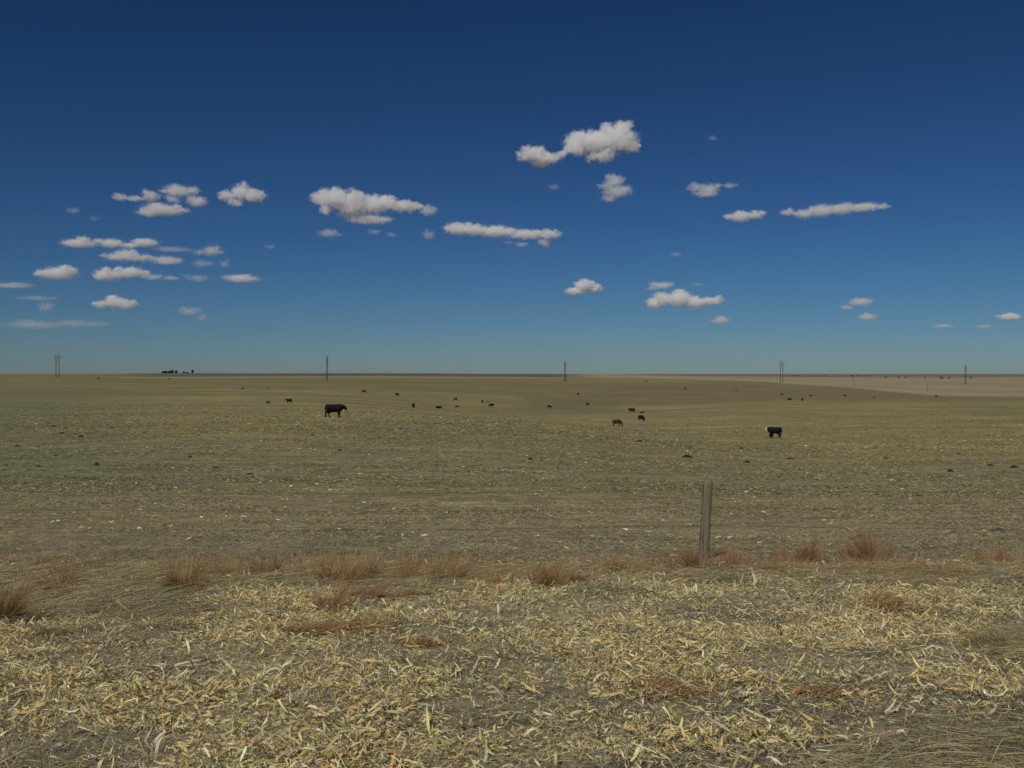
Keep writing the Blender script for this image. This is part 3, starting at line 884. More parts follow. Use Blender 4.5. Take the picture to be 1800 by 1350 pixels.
PATS = [  # u, v of the base, width px, height px, dung/grey, label
    (1512, 947, 21, 8, 'g', 'grey domed dung mound in the field behind the tallest right tuft'),
    (1755, 934, 30, 6, 'g', 'flat grey brown dung mound near the right edge beyond the fence'),
    (1207, 804, 17, 5, 'd', 'dark cow pat straight above the wooden post'),
    (1313, 813, 12, 3.5, 'd', 'dark cow pat right of the one above the post'),
    (1389, 807, 12, 3, 'd', 'dark flat cow pat below the white faced cow'),
    (1303, 789, 7, 3, 'd', 'small dark pat between the white faced cow and the post'),
    (1670, 829, 14, 4, 'd', 'dark long cow pat on the right, lowest of the right hand pats'),
    (1740, 819, 11, 4, 'd', 'dark cow pat between the two pats near the right edge'),
    (1783, 822, 11, 4, 'd', 'dark cow pat nearest the right edge'),
    (1556, 806, 9, 2.5, 'd', 'small dark pat alone in the right half of the field'),
    (1684, 798, 8, 2.5, 'd', 'small dark pat above the long right hand pat'),
    (932, 808, 8, 4, 'd', 'small round dark pat in the middle of the field'),
    (598, 793, 8, 3.5, 'd', 'small dark pat below the largest cow'),
    (549, 766, 6, 2.5, 'd', 'tiny dark pat just below left of the largest cow'),
    (518, 741, 6, 2, 'd', 'tiny dark pat to the left of the largest cow feet'),
    (791, 746, 6, 2.5, 'd', 'tiny dark pat below the lying cow'),
    (705, 754, 8, 2, 'd', 'thin dark pat right of the largest cow'),
    (170, 818, 11, 5, 'd', 'darkest cow pat on the left side of the field'),
    (143, 768, 9, 3.5, 'd', 'dark pat right of the upper left one'),
    (110, 762, 9, 3, 'd', 'dark pat, upper left in the field'),
    (94, 750, 9, 2.5, 'd', 'faint thin pat above the upper left pair'),
    (30, 784, 7, 2.5, 'd', 'small dark pat near the left edge of the field'),
    (98, 802, 5, 2.5, 'd', 'tiny dark pat above the darkest left pat'),
    (10, 819, 9, 3, 'd', 'dark pat touching the left edge'),
    (68, 820, 6, 2.5, 'd', 'tiny dark pat between left edge and the darkest left pat'),
    (334, 804, 8, 3, 'd', 'dark pat a third of the way across on the left'),
    (380, 823, 12, 3, 'd', 'flat dark pat right of and below the one a third across'),
    (440, 834, 12, 3, 'd', 'flat dark smear of dung below the calf by the profile cow'),
    (1123, 776, 12, 2.5, 'd', 'flat dark pat below the reddish brown cow'),
    (1147, 782, 8, 2.5, 'd', 'dark pat right of the flat one below the brown cow'),
]
for i, (u, v, wp, hp, kd, lab) in enumerate(PATS):
    px, py, pz = at(u, v)
    k_ = py / F
    me = pat_mesh(700 + i, wp * k_ * 1.05, max(.05, min(0.16, hp * k_ * .8)))
    o = link('cow_pat', me, mat=M_CLOD if kd == 'g' else M_DUNG)
    o.location = (px, py, pz)
    tag(o, lab, 'dung', 'cow pats on the field')

# stone and cob in the husks
import bmesh
M_STONE = plain_mat('pale_stone', (0.36, 0.37, 0.36), .25, 12)
M_COB = plain_mat('orange_cob', (0.40, 0.22, 0.07), .4, 60)
px, py, pz = at(103, 1322)
bm = bmesh.new()
bmesh.ops.create_icosphere(bm, subdivisions=3, radius=1.0)
for vt in bm.verts:
    p = vt.co
    f = 1 + .16 * math.sin(p.x * 2.3 + 1) * math.cos(p.y * 2.9) + .08 * math.sin(p.z * 5 + p.x * 4)
    vt.co = Vector((p.x * .024 * f, p.y * .017 * f, p.z * .012 * f + .006))
me = bpy.data.meshes.new('stone'); bm.to_mesh(me); bm.free()
for p in me.polygons: p.use_smooth = True
o = link('stone', me, mat=M_STONE); o.location = (px, py, pz + .03); o.rotation_euler = (0, 0, .3)
tag(o, 'small pale grey stone lying in the husks at the bottom left', 'stone')


def cob_mesh(L, r):
    bm = bmesh.new()
    nr_, na_ = 26, 20
    rings = []
    for i in range(nr_):
        t = i / (nr_ - 1)
        rr = r * (0.55 + .45 * math.sin(math.pi * min(1, .22 + t * .62))) * (1 if 0 < i < nr_ - 1 else .6)
        ring = []
        for j in range(na_):
            a = 2 * math.pi * (j + (i % 2) * .5) / na_
            k_ = 1 + (.10 if (i + j) % 2 else -.06)
            ring.append(bm.verts.new((t * L, math.cos(a) * rr * k_, math.sin(a) * rr * k_)))
        rings.append(ring)
    for i in range(nr_ - 1):
        for j in range(na_):
            bm.faces.new((rings[i][j], rings[i][(j + 1) % na_], rings[i + 1][(j + 1) % na_], rings[i + 1][j]))
    bm.faces.new(rings[0][::-1]); bm.faces.new(rings[-1])
    me = bpy.data.meshes.new('corn_cob'); bm.to_mesh(me); bm.free()
    return me


px, py, pz = at(1392, 1226)
o = link('corn_cob', cob_mesh(.075, .018), mat=M_COB); o.location = (px, py, pz + .03); o.rotation_euler = (0, -.15, .55)
tag(o, 'short orange corn cob lying in the husks right of the post', 'corn cob')

# ------------------------------------------------------------------ fence post and wires
FX, FY, FZ = at(1237, 986)
k_ = FY / F
PH = 140 * k_; PR = 8.4 * k_
m_post, nt, b = new_mat('weathered_wood')
tc = N(nt, 'ShaderNodeTexCoord')
st = vmul(nt, tc.outputs['Object'], (26, 26, 1.1))
g1 = noise(nt, st, 1.0, 6, .65)
g2 = noise(nt, vmul(nt, tc.outputs['Object'], (60, 60, 3.0)), 1.0, 4, .6)
crack = maprange(nt, noise(nt, vmul(nt, tc.outputs['Object'], (20, 20, .7)), 1.3, 5, .7), .36, .42, 0.45, 1.0)
cw = mixc(nt, maprange(nt, g1, .3, .7, 0, 1), (0.120, 0.104, 0.066), (0.245, 0.218, 0.140))
cw = scale_col(nt, cw, mathn(nt, 'MULTIPLY', crack, maprange(nt, g2, .3, .7, .75, 1.2)))
nt.links.new(cw, b.inputs['Base Color'])
bp = N(nt, 'ShaderNodeBump'); bp.inputs['Strength'].default_value = .8; bp.inputs['Distance'].default_value = .012
nt.links.new(mathn(nt, 'MULTIPLY', crack, g1), bp.inputs['Height']); nt.links.new(bp.outputs[0], b.inputs['Normal'])
bm = bmesh.new()
na_, nz_ = 36, 48
rings = []
rng = random.Random(4)
ridge = [1 + .05 * rng.gauss(0, 1) for _ in range(na_)]
for i in range(nz_ + 1):
    t = i / nz_
    z = -.25 + (PH + .25) * t
    rr = PR * (1.10 - .12 * t) * (1 + .02 * math.sin(z * 7))
    if i == nz_: rr *= .93
    ring = []
    for j in range(na_):
        a = 2 * math.pi * j / na_
        k2 = ridge[j] * (1 + .012 * math.sin(z * 9 + j * 2.1))
        top = (.018 * math.cos(a + .6) + .010 * math.sin(3 * a)) * (1 if i >= nz_ - 1 else 0)
        ring.append(bm.verts.new((math.cos(a) * rr * k2 + .050 * z, math.sin(a) * rr * k2 - .01 * z, z + top)))
    rings.append(ring)
for i in range(nz_):
    for j in range(na_):
        bm.faces.new((rings[i][j], rings[i][(j + 1) % na_], rings[i + 1][(j + 1) % na_], rings[i + 1][j]))
ctr = bm.verts.new((.050 * PH + .01, -.01 * PH, PH + .012))
for j in range(na_):
    bm.faces.new((rings[-1][j], rings[-1][(j + 1) % na_], ctr))
me = bpy.data.meshes.new('fence_post'); bm.to_mesh(me); bm.free()
for p in me.polygons: p.use_smooth = True
post = link('fence_post', me, mat=m_post)
post.location = (FX, FY, FZ)
tag(post, 'weathered grey round wooden fence post leaning slightly right', 'fence post')

M_WIRE = plain_mat('rusty_wire', (0.075, 0.060, 0.050), .3, 5, .7)


def wire_mesh(h):
    cu = bpy.data.curves.new('barbed_wire', 'CURVE'); cu.dimensions = '3D'; cu.bevel_depth = .0021; cu.bevel_resolution = 1
    xs = np.arange(-42, 42.01, .5)
    sp = cu.splines.new('POLY'); sp.points.add(len(xs) - 1)
    zs = ground_z(FX + xs, np.full_like(xs, FY))
    zl = np.interp(xs, [-42, -11, 0, 11, 42], [float(np.interp(q, xs, zs)) for q in (-42, -11, 0, 11, 42)])
    span = np.mod(xs, 11.0) / 11.0
    for p, q, z0, s in zip(sp.points, xs, zl, span):
        p.co = (q, PR * 1.06 - .01 * h, z0 - FZ + h - .06 * 4 * s * (1 - s), 1)
    for q in np.arange(-8, 8, .14):        # barbs
        z0 = float(np.interp(q, xs, zl)) - FZ + h - .06 * 4 * ((q % 11) / 11) * (1 - (q % 11) / 11)
        for a in (.7, 2.3):
            b_ = cu.splines.new('POLY'); b_.points.add(1)
            b_.points[0].co = (q - .012 * math.cos(a), PR * 1.06 - .01 * h, z0 - .012 * math.sin(a), 1)
            b_.points[1].co = (q + .012 * math.cos(a), PR * 1.06 - .01 * h, z0 + .012 * math.sin(a), 1)
    o = bpy.data.objects.new('tmp', cu); COL.objects.link(o)
    dg = bpy.context.evaluated_depsgraph_get(); dg.update()
    me = bpy.data.meshes.new_from_object(o.evaluated_get(dg)); me.name = 'barbed_wire'
    bpy.data.objects.remove(o); bpy.data.curves.remove(cu)
    return me


for h, lab in ((PH * .90, 'top strand of thin barbed wire along the fence post'),
               (PH * .67, 'middle strand of thin barbed wire along the fence post'),
               (PH * .44, 'lowest strand of thin barbed wire along the fence post')):
    o = link('barbed_wire', wire_mesh(h), mat=M_WIRE)
    o.location = (FX, FY, FZ)
    tag(o, lab, 'wire', 'barbed wire strands')

# ------------------------------------------------------------------ transmission poles
M_POLE = plain_mat('dark_pole_wood', (0.060, 0.052, 0.045), .2, 1)


def cyl(name, p0, p1, r0, r1, parent, seg=10):
    p0, p1 = Vector(p0), Vector(p1)
    bm = bmesh.new()
    ax = (p1 - p0); L = ax.length
    bmesh.ops.create_cone(bm, cap_ends=True, segments=seg, radius1=r0, radius2=r1, depth=L,
                          matrix=Matrix.Translation((p0 + p1) / 2) @ ax.to_track_quat('Z', 'Y').to_matrix().to_4x4())
    me = bpy.data.meshes.new(name); bm.to_mesh(me); bm.free()
    return link(name, me, parent, M_POLE)


def h_frame(u, vt, vb, d, sep, lab):
    """two poles, crossarm and cross brace; base on the ground, top where the photo shows it"""
    dx, dz = ray(u, vt)
    x, y = dx * d, d
    z = gz(x, y)
    h = CAMZ + dz * d - z
    r = empty('transmission_pole', (x, y, z), math.atan2(sep[1], sep[0]) if isinstance(sep, tuple) else 0)
    w = sep if not isinstance(sep, tuple) else sep[2]
    for s in (-1, 1):
        cyl('pole', (s * w / 2, 0, -1), (s * w / 2, 0, h), .34, .22, r)
    cyl('crossarm', (-w * 1.25, .35, h * .86), (w * 1.25, .35, h * .86), .17, .17, r, 8)
    cyl('brace', (-w / 2, -.3, h * .55), (w / 2, -.3, h * .83), .09, .09, r, 6)
    cyl('brace', (w / 2, -.42, h * .55), (-w / 2, -.42, h * .83), .09, .09, r, 6)
    for s in (-1.15, 0, 1.15):
        cyl('insulator', (s * w, .35, h * .86 - .1), (s * w, .35, h * .86 - 1.6), .11, .14, r, 8)
    tag(r, lab, 'power pole', 'two pole transmission structures')
    print('pole', lab, round(h, 1), round(y))
    return r


h_frame(101, 622, 661, 980, 2.9, 'two pole wooden transmission structure with crossarm and brace at far left')
h_frame(575, 625, 656, 1060, 1.1, 'transmission structure seen edge on, on the skyline above the largest cow')
h_frame(993.5, 634, 661, 1135, 1.3, 'narrow transmission structure on the skyline at the centre')
h_frame(1374, 634, 671, 1200, 3.0, 'transmission structure with two clear poles standing right of centre')
h_frame(1697.5, 641, 675, 1270, 1.2, 'dark transmission structure on the pale field near the right edge')


def line_pole(u, vt, vb, lab):
    x, y, z = at(u, vb)
    h = (vb - vt) * y / F
    r = empty('utility_pole', (x, y, z))
    cyl('pole', (0, 0, -.5), (0, 0, h), .20, .14, r)
    cyl('crossarm', (-1.1, .22, h * .93), (1.1, .22, h * .93), .08, .08, r, 6)
    tag(r, lab, 'power pole', 'thin single utility poles')
    print('upole', round(h, 1), round(y))


line_pole(1501, 664, 679, 'thin single utility pole at the dark field edge on the right')
line_pole(1630, 676, 688, 'thin single utility pole on the pale field, farther right')

# ------------------------------------------------------------------ far trees
M_TRUNK = plain_mat('dark_bark', (0.06, 0.045, 0.03), .3, 1)
m_leaf = attr_mat('dark_evergreen_foliage')


def tree_meshes(seed, h, w, base_gap):
    rng = np.random.default_rng(seed)
    n = 520
    dirs = rng.normal(size=(n, 3)); dirs /= np.linalg.norm(dirs, axis=1, keepdims=True)
    rad = rng.random(n) ** .45
    lump = 1 + .28 * np.sin(dirs[:, 0] * 4 + seed) * np.cos(dirs[:, 2] * 5 + seed * 2)
    c = dirs * rad[:, None] * lump[:, None] * np.array((w / 2, w / 2, (h - base_gap) / 2)) + np.array((0, 0, base_gap + (h - base_gap) / 2))
    c[:, 2] = np.maximum(c[:, 2], base_gap * .6)
    sz = rng.uniform(.06, .12, n) * w
    a = rng.normal(size=(n, 3)); a /= np.linalg.norm(a, axis=1, keepdims=True)
    t = np.cross(a, dirs + .01); t /= np.linalg.norm(t, axis=1, keepdims=True)
    v = np.stack([c + (a + t) * sz[:, None], c + (a - t) * sz[:, None], c - (a + t) * sz[:, None], c - (a - t) * sz[:, None]], 1).reshape(-1, 3)
    q = np.arange(n * 4).reshape(n, 4)
    col = np.array((0.035, 0.042, 0.028)) * rng.uniform(.6, 1.6, (n, 1))
    crown = np_mesh('crown', v, q, np.repeat(col, 4, 0)); crown.materials.append(m_leaf)
    bm = bmesh.new()
    bmesh.ops.create_cone(bm, cap_ends=True, segments=8, radius1=h * .035, radius2=h * .012, depth=h * .8, matrix=Matrix.Translation((0, 0, h * .35)))
    for k2 in range(4):
        a2 = k2 * 1.7 + seed
        d_ = Vector((math.cos(a2), math.sin(a2), .9)).normalized()
        p0 = Vector((0, 0, h * (.25 + .09 * k2)))
        bmesh.ops.create_cone(bm, cap_ends=True, segments=6, radius1=h * .014, radius2=h * .005, depth=w * .4,
                              matrix=Matrix.Translation(p0 + d_ * w * .2) @ d_.to_track_quat('Z', 'Y').to_matrix().to_4x4())
    tr = bpy.data.meshes.new('trunk'); bm.to_mesh(tr); bm.free(); tr.materials.append(M_TRUNK)
    return crown, tr


TV = [tree_meshes(s, 10, w, g) for s, w, g in ((1, 9, 1), (2, 11, .6), (3, 8, 1.2), (4, 14, .4))]


def tree(name, u, d, hp, var, lab, grp, wide=1.0, cat='tree'):
    x, y, z = on_dist(u, d)
    s = hp * d / F / 10.0
    r = empty(name, (x, y, z - .1), u * .7)
    r.scale = (s * wide, s * wide, s)
    cr, tr = TV[var]
    link('crown', cr, r); link('trunk', tr, r)
    tag(r, lab, cat, grp)


ORD = ['first', 'second', 'third', 'fourth', 'fifth', 'sixth', 'seventh', 'eighth', 'ninth', 'tenth', 'eleventh', 'twelfth', 'thirteenth', 'fourteenth', 'fifteenth', 'sixteenth', 'seventeenth', 'eighteenth']
GL = 'dark trees on the left skyline'
for i, (u, hp, wd) in enumerate(((286, 3.0, 1.3), (290.5, 3.8, 1.1), (295, 3.4, 1.2), (300, 4.2, 1.0), (303.5, 4.6, .8), (309.5, 4.6, .9), (323, 2.8, 1.6), (329, 1.6, 1.6))):
    tree('tree', u, 2700, hp + .6, i % 4, f'dark tree, {ORD[i]} from the left in the skyline row on the left', GL, wd)
tree('tree', 338.5, 2700, 6.0, 2, 'round dark tree standing apart at the right end of the left skyline row', GL, .9)
GR = 'dark shrubs along the far field edge on the right'
for i, (u, d, hp, wd) in enumerate(((1387, 3300, 2.4, 1.8), (1397, 3300, 3.0, 1.6), (1403, 3300, 3.2, 1.2), (1425, 3300, 1.8, 1.8), (1442, 3300, 2.2, 1.6), (1450, 3300, 2.4, 1.6),
                                  (1484, 3300, 2.0, 2.6), (1497, 3300, 2.2, 2.4), (1508, 3300, 2.6, 2.0), (1520, 3300, 2.2, 1.8), (1527, 3300, 2.8, 1.1),
                                  (1557, 2300, 3.0, 1.5), (1580, 2200, 3.0, 1.7), (1592, 2100, 3.2, 1.5), (1626, 2000, 3.4, 1.6), (1655, 2000, 3.6, 1.8), (1668, 2000, 3.0, 2.2), (1707, 2100, 2.6, 2.4))):
    tree('shrub', u, d, hp * .66, i % 4, f'low dark shrub, {ORD[i]} from the left along the far right field edge', GR, wd, 'shrub')

# ------------------------------------------------------------------ clouds (volumes with their own size, distance and depth)
CLOUDS = [  # density, puffs [(u, v, ru, rv)], label
    (1.0, [(1010, 262, 22, 13), (1020, 249, 30, 21), (1050, 250, 42, 22), (1088, 246, 36, 24), (1108, 258, 20, 13), (1097, 223, 17, 12), (1065, 223, 12, 9), (1058, 275, 26, 13), (988, 269, 14, 7)], 'largest white cumulus, high right of centre with a bulging right top'),
    (.8, [(937, 272, 25, 15), (963, 279, 24, 11), (921, 276, 14, 9), (950, 286, 22, 8)], 'smaller white cloud touching the lower left of the largest cumulus'),
    (.42, [(1080, 318, 18, 13), (1065, 328, 14, 8), (1084, 337, 28, 12), (1070, 350, 14, 7)], 'ragged grey white cloud hanging below the largest cumulus'),
    (.40, [(1247, 333, 20, 12), (1223, 330, 14, 9), (1282, 328, 12, 6), (1240, 341, 24, 6)], 'winged white cloud right of the largest cumulus'),
    (.75, [(1300, 380, 21, 10), (1325, 379, 20, 8)], 'short white loaf cloud at the left end of the long right streak'),
    (.55, [(1385, 370, 14, 7), (1415, 373, 22, 9), (1445, 370, 26, 12), (1480, 369, 26, 10), (1520, 367, 30, 8), (1550, 367, 16, 5)], 'long thin white streak of cloud on the right'),
    (1.0, [(565, 348, 24, 14), (590, 352, 28, 20), (620, 362, 34, 24), (655, 360, 30, 19), (682, 356, 22, 15), (708, 362, 30, 12), (575, 371, 12, 11)], 'big elongated cumulus left of centre with a stepped top'),
    (.5, [(650, 386, 40, 8)], 'grey ledge of cloud under the big elongated cumulus'),
    (.45, [(752, 370, 16, 12)], 'small round cloud at the right tip of the big elongated cumulus'),
    (.85, [(805, 402, 26, 12), (835, 405, 28, 11), (870, 408, 34, 11), (925, 411, 36, 9), (965, 412, 24, 9), (959, 426, 12, 9)], 'long flat white cloud right of the big elongated cumulus'),
    (.20, [(915, 430, 14, 5), (893, 426, 12, 4)], 'faint wisp under the long flat centre cloud'),
    (.28, [(753, 413, 13, 9)], 'small faint puff at the left end of the long flat centre cloud'),
    (.26, [(577, 410, 20, 7)], 'faint grey puff below left of the big elongated cumulus'),
    (.18, [(658, 408, 12, 5)], 'tiny faint puff below the middle of the big elongated cumulus'),
    (.18, [(688, 413, 10, 5)], 'tiny faint puff right of the other tiny one under the big cumulus'),
    (.9, [(400, 345, 17, 12), (425, 337, 20, 17), (446, 343, 24, 12), (415, 357, 14, 7)], 'compact white cumulus alone on the upper left'),
    (.6, [(212, 349, 14, 8), (238, 351, 20, 5), (265, 346, 16, 11), (312, 334, 27, 12), (340, 332, 14, 8), (347, 352, 20, 11), (305, 350, 14, 7)], 'arched ragged cloud, top of the upper left group'),
    (.65, [(285, 368, 38, 11), (262, 373, 24, 8)], 'lens shaped cloud below the arched ragged one'),
    (.8, [(140, 430, 32, 8), (145, 426, 14, 9), (195, 428, 24, 9), (255, 424, 26, 8), (228, 430, 20, 5)], 'row of three joined puffs, left, under the upper left group'),
    (.65, [(222, 448, 22, 12), (205, 452, 24, 8), (245, 453, 24, 8)], 'white mound under the row of three joined puffs'),
    (.55, [(293, 458, 28, 8)], 'thin lens cloud right of the white mound'),
    (.42, [(372, 441, 18, 10), (352, 444, 12, 6)], 'upper puff of the broken group right of the thin lens cloud'),
    (.25, [(355, 463, 18, 8)], 'lower left faint puff of the broken group'),
    (.27, [(395, 464, 9, 7)], 'lower right small puff of the broken group'),
    (.12, [(300, 438, 40, 5)], 'faint veil above the thin lens cloud'),
    (.8, [(85, 482, 20, 9), (105, 480, 32, 12), (123, 475, 16, 9)], 'loaf shaped white cloud, leftmost of the bright low ones'),
    (.9, [(190, 483, 26, 11), (230, 478, 27, 11), (176, 486, 13, 8)], 'bright two humped cloud right of the loaf shaped one'),
    (.28, [(270, 488, 18, 6), (300, 489, 16, 4)], 'faint tail right of the bright two humped cloud'),
    (.2, [(348, 489, 22, 7)], 'faint patch between the tail and the narrow white bar'),
    (.6, [(425, 490, 34, 7)], 'narrow white bar of cloud, right of the low left group'),
    (.18, [(18, 502, 38, 5)], 'faint thin cloud cut by the left edge'),
    (.22, [(80, 540, 17, 9)], 'faint puff low on the left below the loaf shaped cloud'),
    (.10, [(65, 524, 34, 5)], 'very faint veil over the low left puff'),
    (.9, [(176, 536, 14, 7), (203, 531, 22, 11), (220, 535, 18, 9)], 'bright small cumulus low on the left'),
    (.28, [(332, 548, 20, 8), (355, 558, 11, 6)], 'faint cloud right of the bright small low cumulus'),
    (.11, [(60, 571, 60, 8), (130, 568, 50, 8)], 'long faint grey band just above the left skyline'),
    (.16, [(129, 370, 15, 6)], 'small faint wisp at far upper left'),
    (.10, [(165, 384, 10, 5)], 'tiny faint wisp right of the far upper left one'),
    (.14, [(476, 434, 9, 4)], 'tiny faint puff between left and centre groups'),
    (.95, [(1010, 512, 20, 7), (1028, 502, 20, 12), (1046, 508, 16, 8)], 'small bright dome cloud above the centre pole structure'),
    (1.0, [(1150, 532, 16, 12), (1165, 525, 22, 13), (1195, 525, 26, 15), (1222, 532, 22, 11), (1250, 530, 22, 8)], 'bright flat based cumulus, lowest of the right centre clouds'),
    (.4, [(1165, 502, 20, 7), (1150, 506, 14, 4)], 'thin cap cloud right above the bright flat based cumulus'),
    (.45, [(1268, 563, 15, 8)], 'small puff below right of the bright flat based cumulus'),
    (.4, [(1512, 531, 22, 8), (1490, 540, 12, 5)], 'upper of two small puffs low on the right'),
    (.45, [(1525, 557, 17, 7)], 'lower of two small puffs low on the right'),
    (.85, [(1775, 557, 21, 7)], 'bright small cloud near the right edge'),
    (.25, [(1657, 573, 17, 4)], 'thin flat cloud just above the horizon, left of the right edge cloud'),
    (.22, [(1730, 574, 15, 4)], 'thin flat wisp under the right edge cloud'),
    (.14, [(1189, 447, 10, 5)], 'tiny faint puff above the cap cloud'),
    (.14, [(1253, 243, 9, 5)], 'tiny wisp far to the right of the largest cumulus'),
    (.14, [(974, 329, 11, 6)], 'tiny wisp below left of the largest cumulus'),
    (.10, [(1226, 500, 12, 4)], 'faintest fleck right of the cap cloud'),
]


def cloud(i, dens, puffs, lab):
    rng = random.Random(900 + i)
    ub = sum(p[0] for p in puffs) / len(puffs)
    vbase = max(p[1] + p[3] for p in puffs)
    el = (657 - vbase) / F
    d = 1250.0 / max(el, .040)
    d = min(d, 30000.0)
    k_ = d / F
    cx, cz = ray(ub, vbase)
    O = Vector((cx * d, d, CAMZ + cz * d))
    yaw = -math.atan2(cx, 1.0)
    o = bpy.data.objects.new('cloud', None)
    big = max(p[2] for p in puffs)
    P = []
    for (u, v, ru, rv) in puffs:
        ddx, ddz = ray(u, v)
        lx = (ddx - cx) * d * math.cos(yaw); lz = (ddz - cz) * d
        ry = (0.55 * ru + 0.45 * rv) * k_ * (0.9 + .3 * rng.random())
        P.append(((lx, rng.uniform(-.25, .25) * big * k_ * (len(puffs) > 1), lz), (ru * k_, ry, rv * k_)))
    # smaller billows around the big ones
    Q = []
    per = 3 if len(P) <= 4 else 2
    for c, r in P:
        for kk in range(per):
            a2 = rng.uniform(-.35, math.pi + .35); tt = rng.uniform(.60, .95)
            fr = rng.uniform(.30, .52)
            Q.append(((c[0] + math.cos(a2) * r[0] * tt, c[1] + rng.uniform(-.6, .3) * r[1], c[2] + math.sin(a2) * r[2] * tt * .85),
                      (max(r[0] * fr, min(r[0], r[2]) * .5), r[1] * fr, r[2] * fr * 1.15)))
    zb = min(c[2] - r[2] for c, r in P)
    base_z = [c[2] - r[2] * .80 for c, r in P]
    RB = sum(r[2] for c, r in P) / len(P)
    P = P + Q
    # shell
    bm = bmesh.new()
    for c, r in P:
        q = 1.42
        bmesh.ops.create_icosphere(bm, subdivisions=3, radius=1.0, matrix=Matrix.Translation(c) @ Matrix.Diagonal((r[0] * q, r[1] * q, r[2] * q * 1.05, 1)))
    me = union(bm, min(r[2] for c, r in P) * .30, 2, 'cloud')
    # vapour
    m = bpy.data.materials.new('cloud_vapour'); m.use_nodes = True
    nt = m.node_tree
    nt.nodes.remove(nt.nodes['Principled BSDF'])
    tc = N(nt, 'ShaderNodeTexCoord')
    pos = tc.outputs['Object']
    rbar = RB
    # wobble the coordinates for billows
    nv = N(nt, 'ShaderNodeTexNoise'); nv.inputs['Scale'].default_value = 0.9 / rbar; nv.inputs['Detail'].default_value = 2.0
    off = N(nt, 'ShaderNodeVectorMath', operation='ADD'); nt.links.new(pos, off.inputs[0]); off.inputs[1].default_value = (i * 977.0, i * 331.0, i * 71.0)
    nt.links.new(off.outputs[0], nv.inputs['Vector'])
    sub = N(nt, 'ShaderNodeVectorMath', operation='SUBTRACT'); nt.links.new(nv.outputs['Color'], sub.inputs[0]); sub.inputs[1].default_value = (.5, .5, .5)
    mad = N(nt, 'ShaderNodeVectorMath', operation='MULTIPLY_ADD'); nt.links.new(sub.outputs[0], mad.inputs[0])
    w_ = rbar * 1.15
    mad.inputs[1].default_value = (w_, w_, w_); nt.links.new(pos, mad.inputs[2])
    wp = mad.outputs[0]
    acc = None
    for c, r in P:
        a = N(nt, 'ShaderNodeVectorMath', operation='MULTIPLY_ADD'); nt.links.new(wp, a.inputs[0])
        a.inputs[1].default_value = tuple(1 / q for q in r); a.inputs[2].default_value = tuple(-cc / q for cc, q in zip(c, r))
        ln = N(nt, 'ShaderNodeVectorMath', operation='LENGTH'); nt.links.new(a.outputs[0], ln.inputs[0])
        acc = ln.outputs['Value'] if acc is None else mathn(nt, 'MINIMUM', acc, ln.outputs['Value'])
    nz2 = N(nt, 'ShaderNodeTexNoise'); nz2.inputs['Scale'].default_value = 2.1 / rbar; nz2.inputs['Detail'].default_value = 5.0; nz2.inputs['Roughness'].default_value = .66
    nt.links.new(off.outputs[0], nz2.inputs['Vector'])
    dens *= .72 if ub < 470 else .9
    amp = 2.0 + 1.0 * (1 - min(1, dens))
    f = mathn(nt, 'SUBTRACT', .92, acc)
    f = mathn(nt, 'ADD', f, mathn(nt, 'MULTIPLY', mathn(nt, 'SUBTRACT', nz2.outputs['Fac'], .5), amp))
    soft = 0.9 + .6 * dens
    f = mathn(nt, 'MULTIPLY', f, soft, clamp=True)
    sigma = dens * (4.8 + 4.0 * dens) / (rbar * 2)
    f = mathn(nt, 'MULTIPLY', f, sigma)
    vs = N(nt, 'ShaderNodeVolumeScatter'); vs.inputs['Color'].default_value = (1, 1, 1, 1); vs.inputs['Anisotropy'].default_value = 0.0
    nt.links.new(f, vs.inputs['Density'])
    nt.links.new(vs.outputs[0], nt.nodes['Material Output'].inputs['Volume'])
    me.materials.clear(); me.materials.append(m)
    bpy.data.objects.remove(o)
    o = link('cloud', me)
    o.location = O; o.rotation_euler = (0, 0, yaw)
    tag(o, lab, 'cloud', 'fair weather clouds in the blue sky')


for i, (dn, pf, lab) in enumerate(CLOUDS):
    cloud(i, dn, pf, lab)

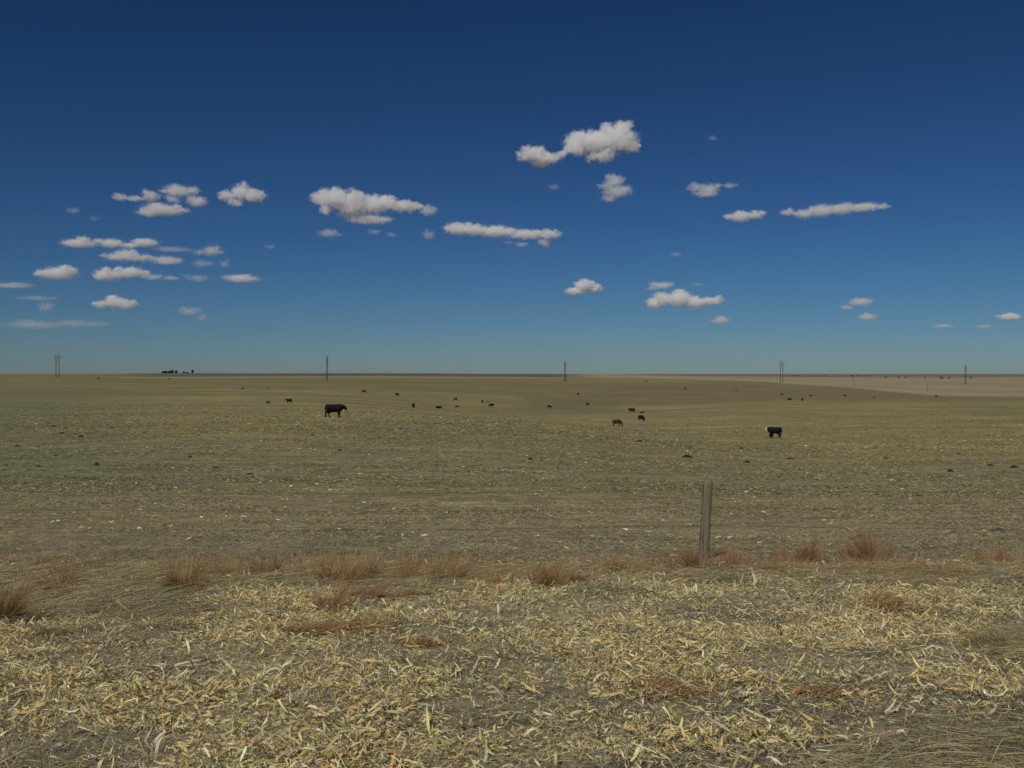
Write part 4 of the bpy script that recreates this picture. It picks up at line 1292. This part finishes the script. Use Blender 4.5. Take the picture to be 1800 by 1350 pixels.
# ------------------------------------------------------------------ light
SUN_EL = 47.0
sv = Vector((-0.42, -0.91, 0)).normalized() * math.cos(R(SUN_EL)); sv.z = math.sin(R(SUN_EL))
ld = bpy.data.lights.new('sun', 'SUN'); ld.energy = 5.0; ld.angle = R(.53); ld.color = (1.0, .955, .88)
sun = bpy.data.objects.new('sun', ld); COL.objects.link(sun)
sun.rotation_euler = sv.to_track_quat('Z', 'Y').to_euler()
w = bpy.data.worlds.new('World'); scene.world = w; w.use_nodes = True
nt = w.node_tree
bg = nt.nodes['Background']
sky = nt.nodes.new('ShaderNodeTexSky'); sky.sky_type = 'NISHITA'; sky.sun_disc = False
sky.sun_elevation = R(SUN_EL); sky.sun_rotation = math.atan2(sv.x, sv.y)
sky.altitude = 1500; sky.air_density = 1.0; sky.dust_density = 0.5; sky.ozone_density = 10.0
# deeper, more saturated blue overhead (clear high plains air)
PIV = 8.6
a_ = nt.nodes.new('ShaderNodeVectorMath'); a_.operation = 'SCALE'; a_.inputs['Scale'].default_value = 1 / PIV
gm_ = nt.nodes.new('ShaderNodeGamma'); gm_.inputs['Gamma'].default_value = 1.46
b_ = nt.nodes.new('ShaderNodeVectorMath'); b_.operation = 'SCALE'; b_.inputs['Scale'].default_value = PIV
nt.links.new(sky.outputs[0], a_.inputs[0]); nt.links.new(a_.outputs[0], gm_.inputs['Color']); nt.links.new(gm_.outputs[0], b_.inputs[0])
hs = nt.nodes.new('ShaderNodeHueSaturation'); hs.inputs['Hue'].default_value = .494
nt.links.new(b_.outputs[0], hs.inputs['Color']); nt.links.new(hs.outputs[0], bg.inputs['Color']); bg.inputs['Strength'].default_value = .066

# ------------------------------------------------------------------ render
scene.render.engine = 'CYCLES'
cy = scene.cycles
cy.max_bounces = 10; cy.diffuse_bounces = 3; cy.volume_bounces = 8; cy.transparent_max_bounces = 16
cy.volume_step_rate = 1.0; cy.volume_max_steps = 128
vs = scene.view_settings
vs.view_transform = 'Standard'; vs.look = 'None'; vs.gamma = 1.0; vs.exposure = -0.8
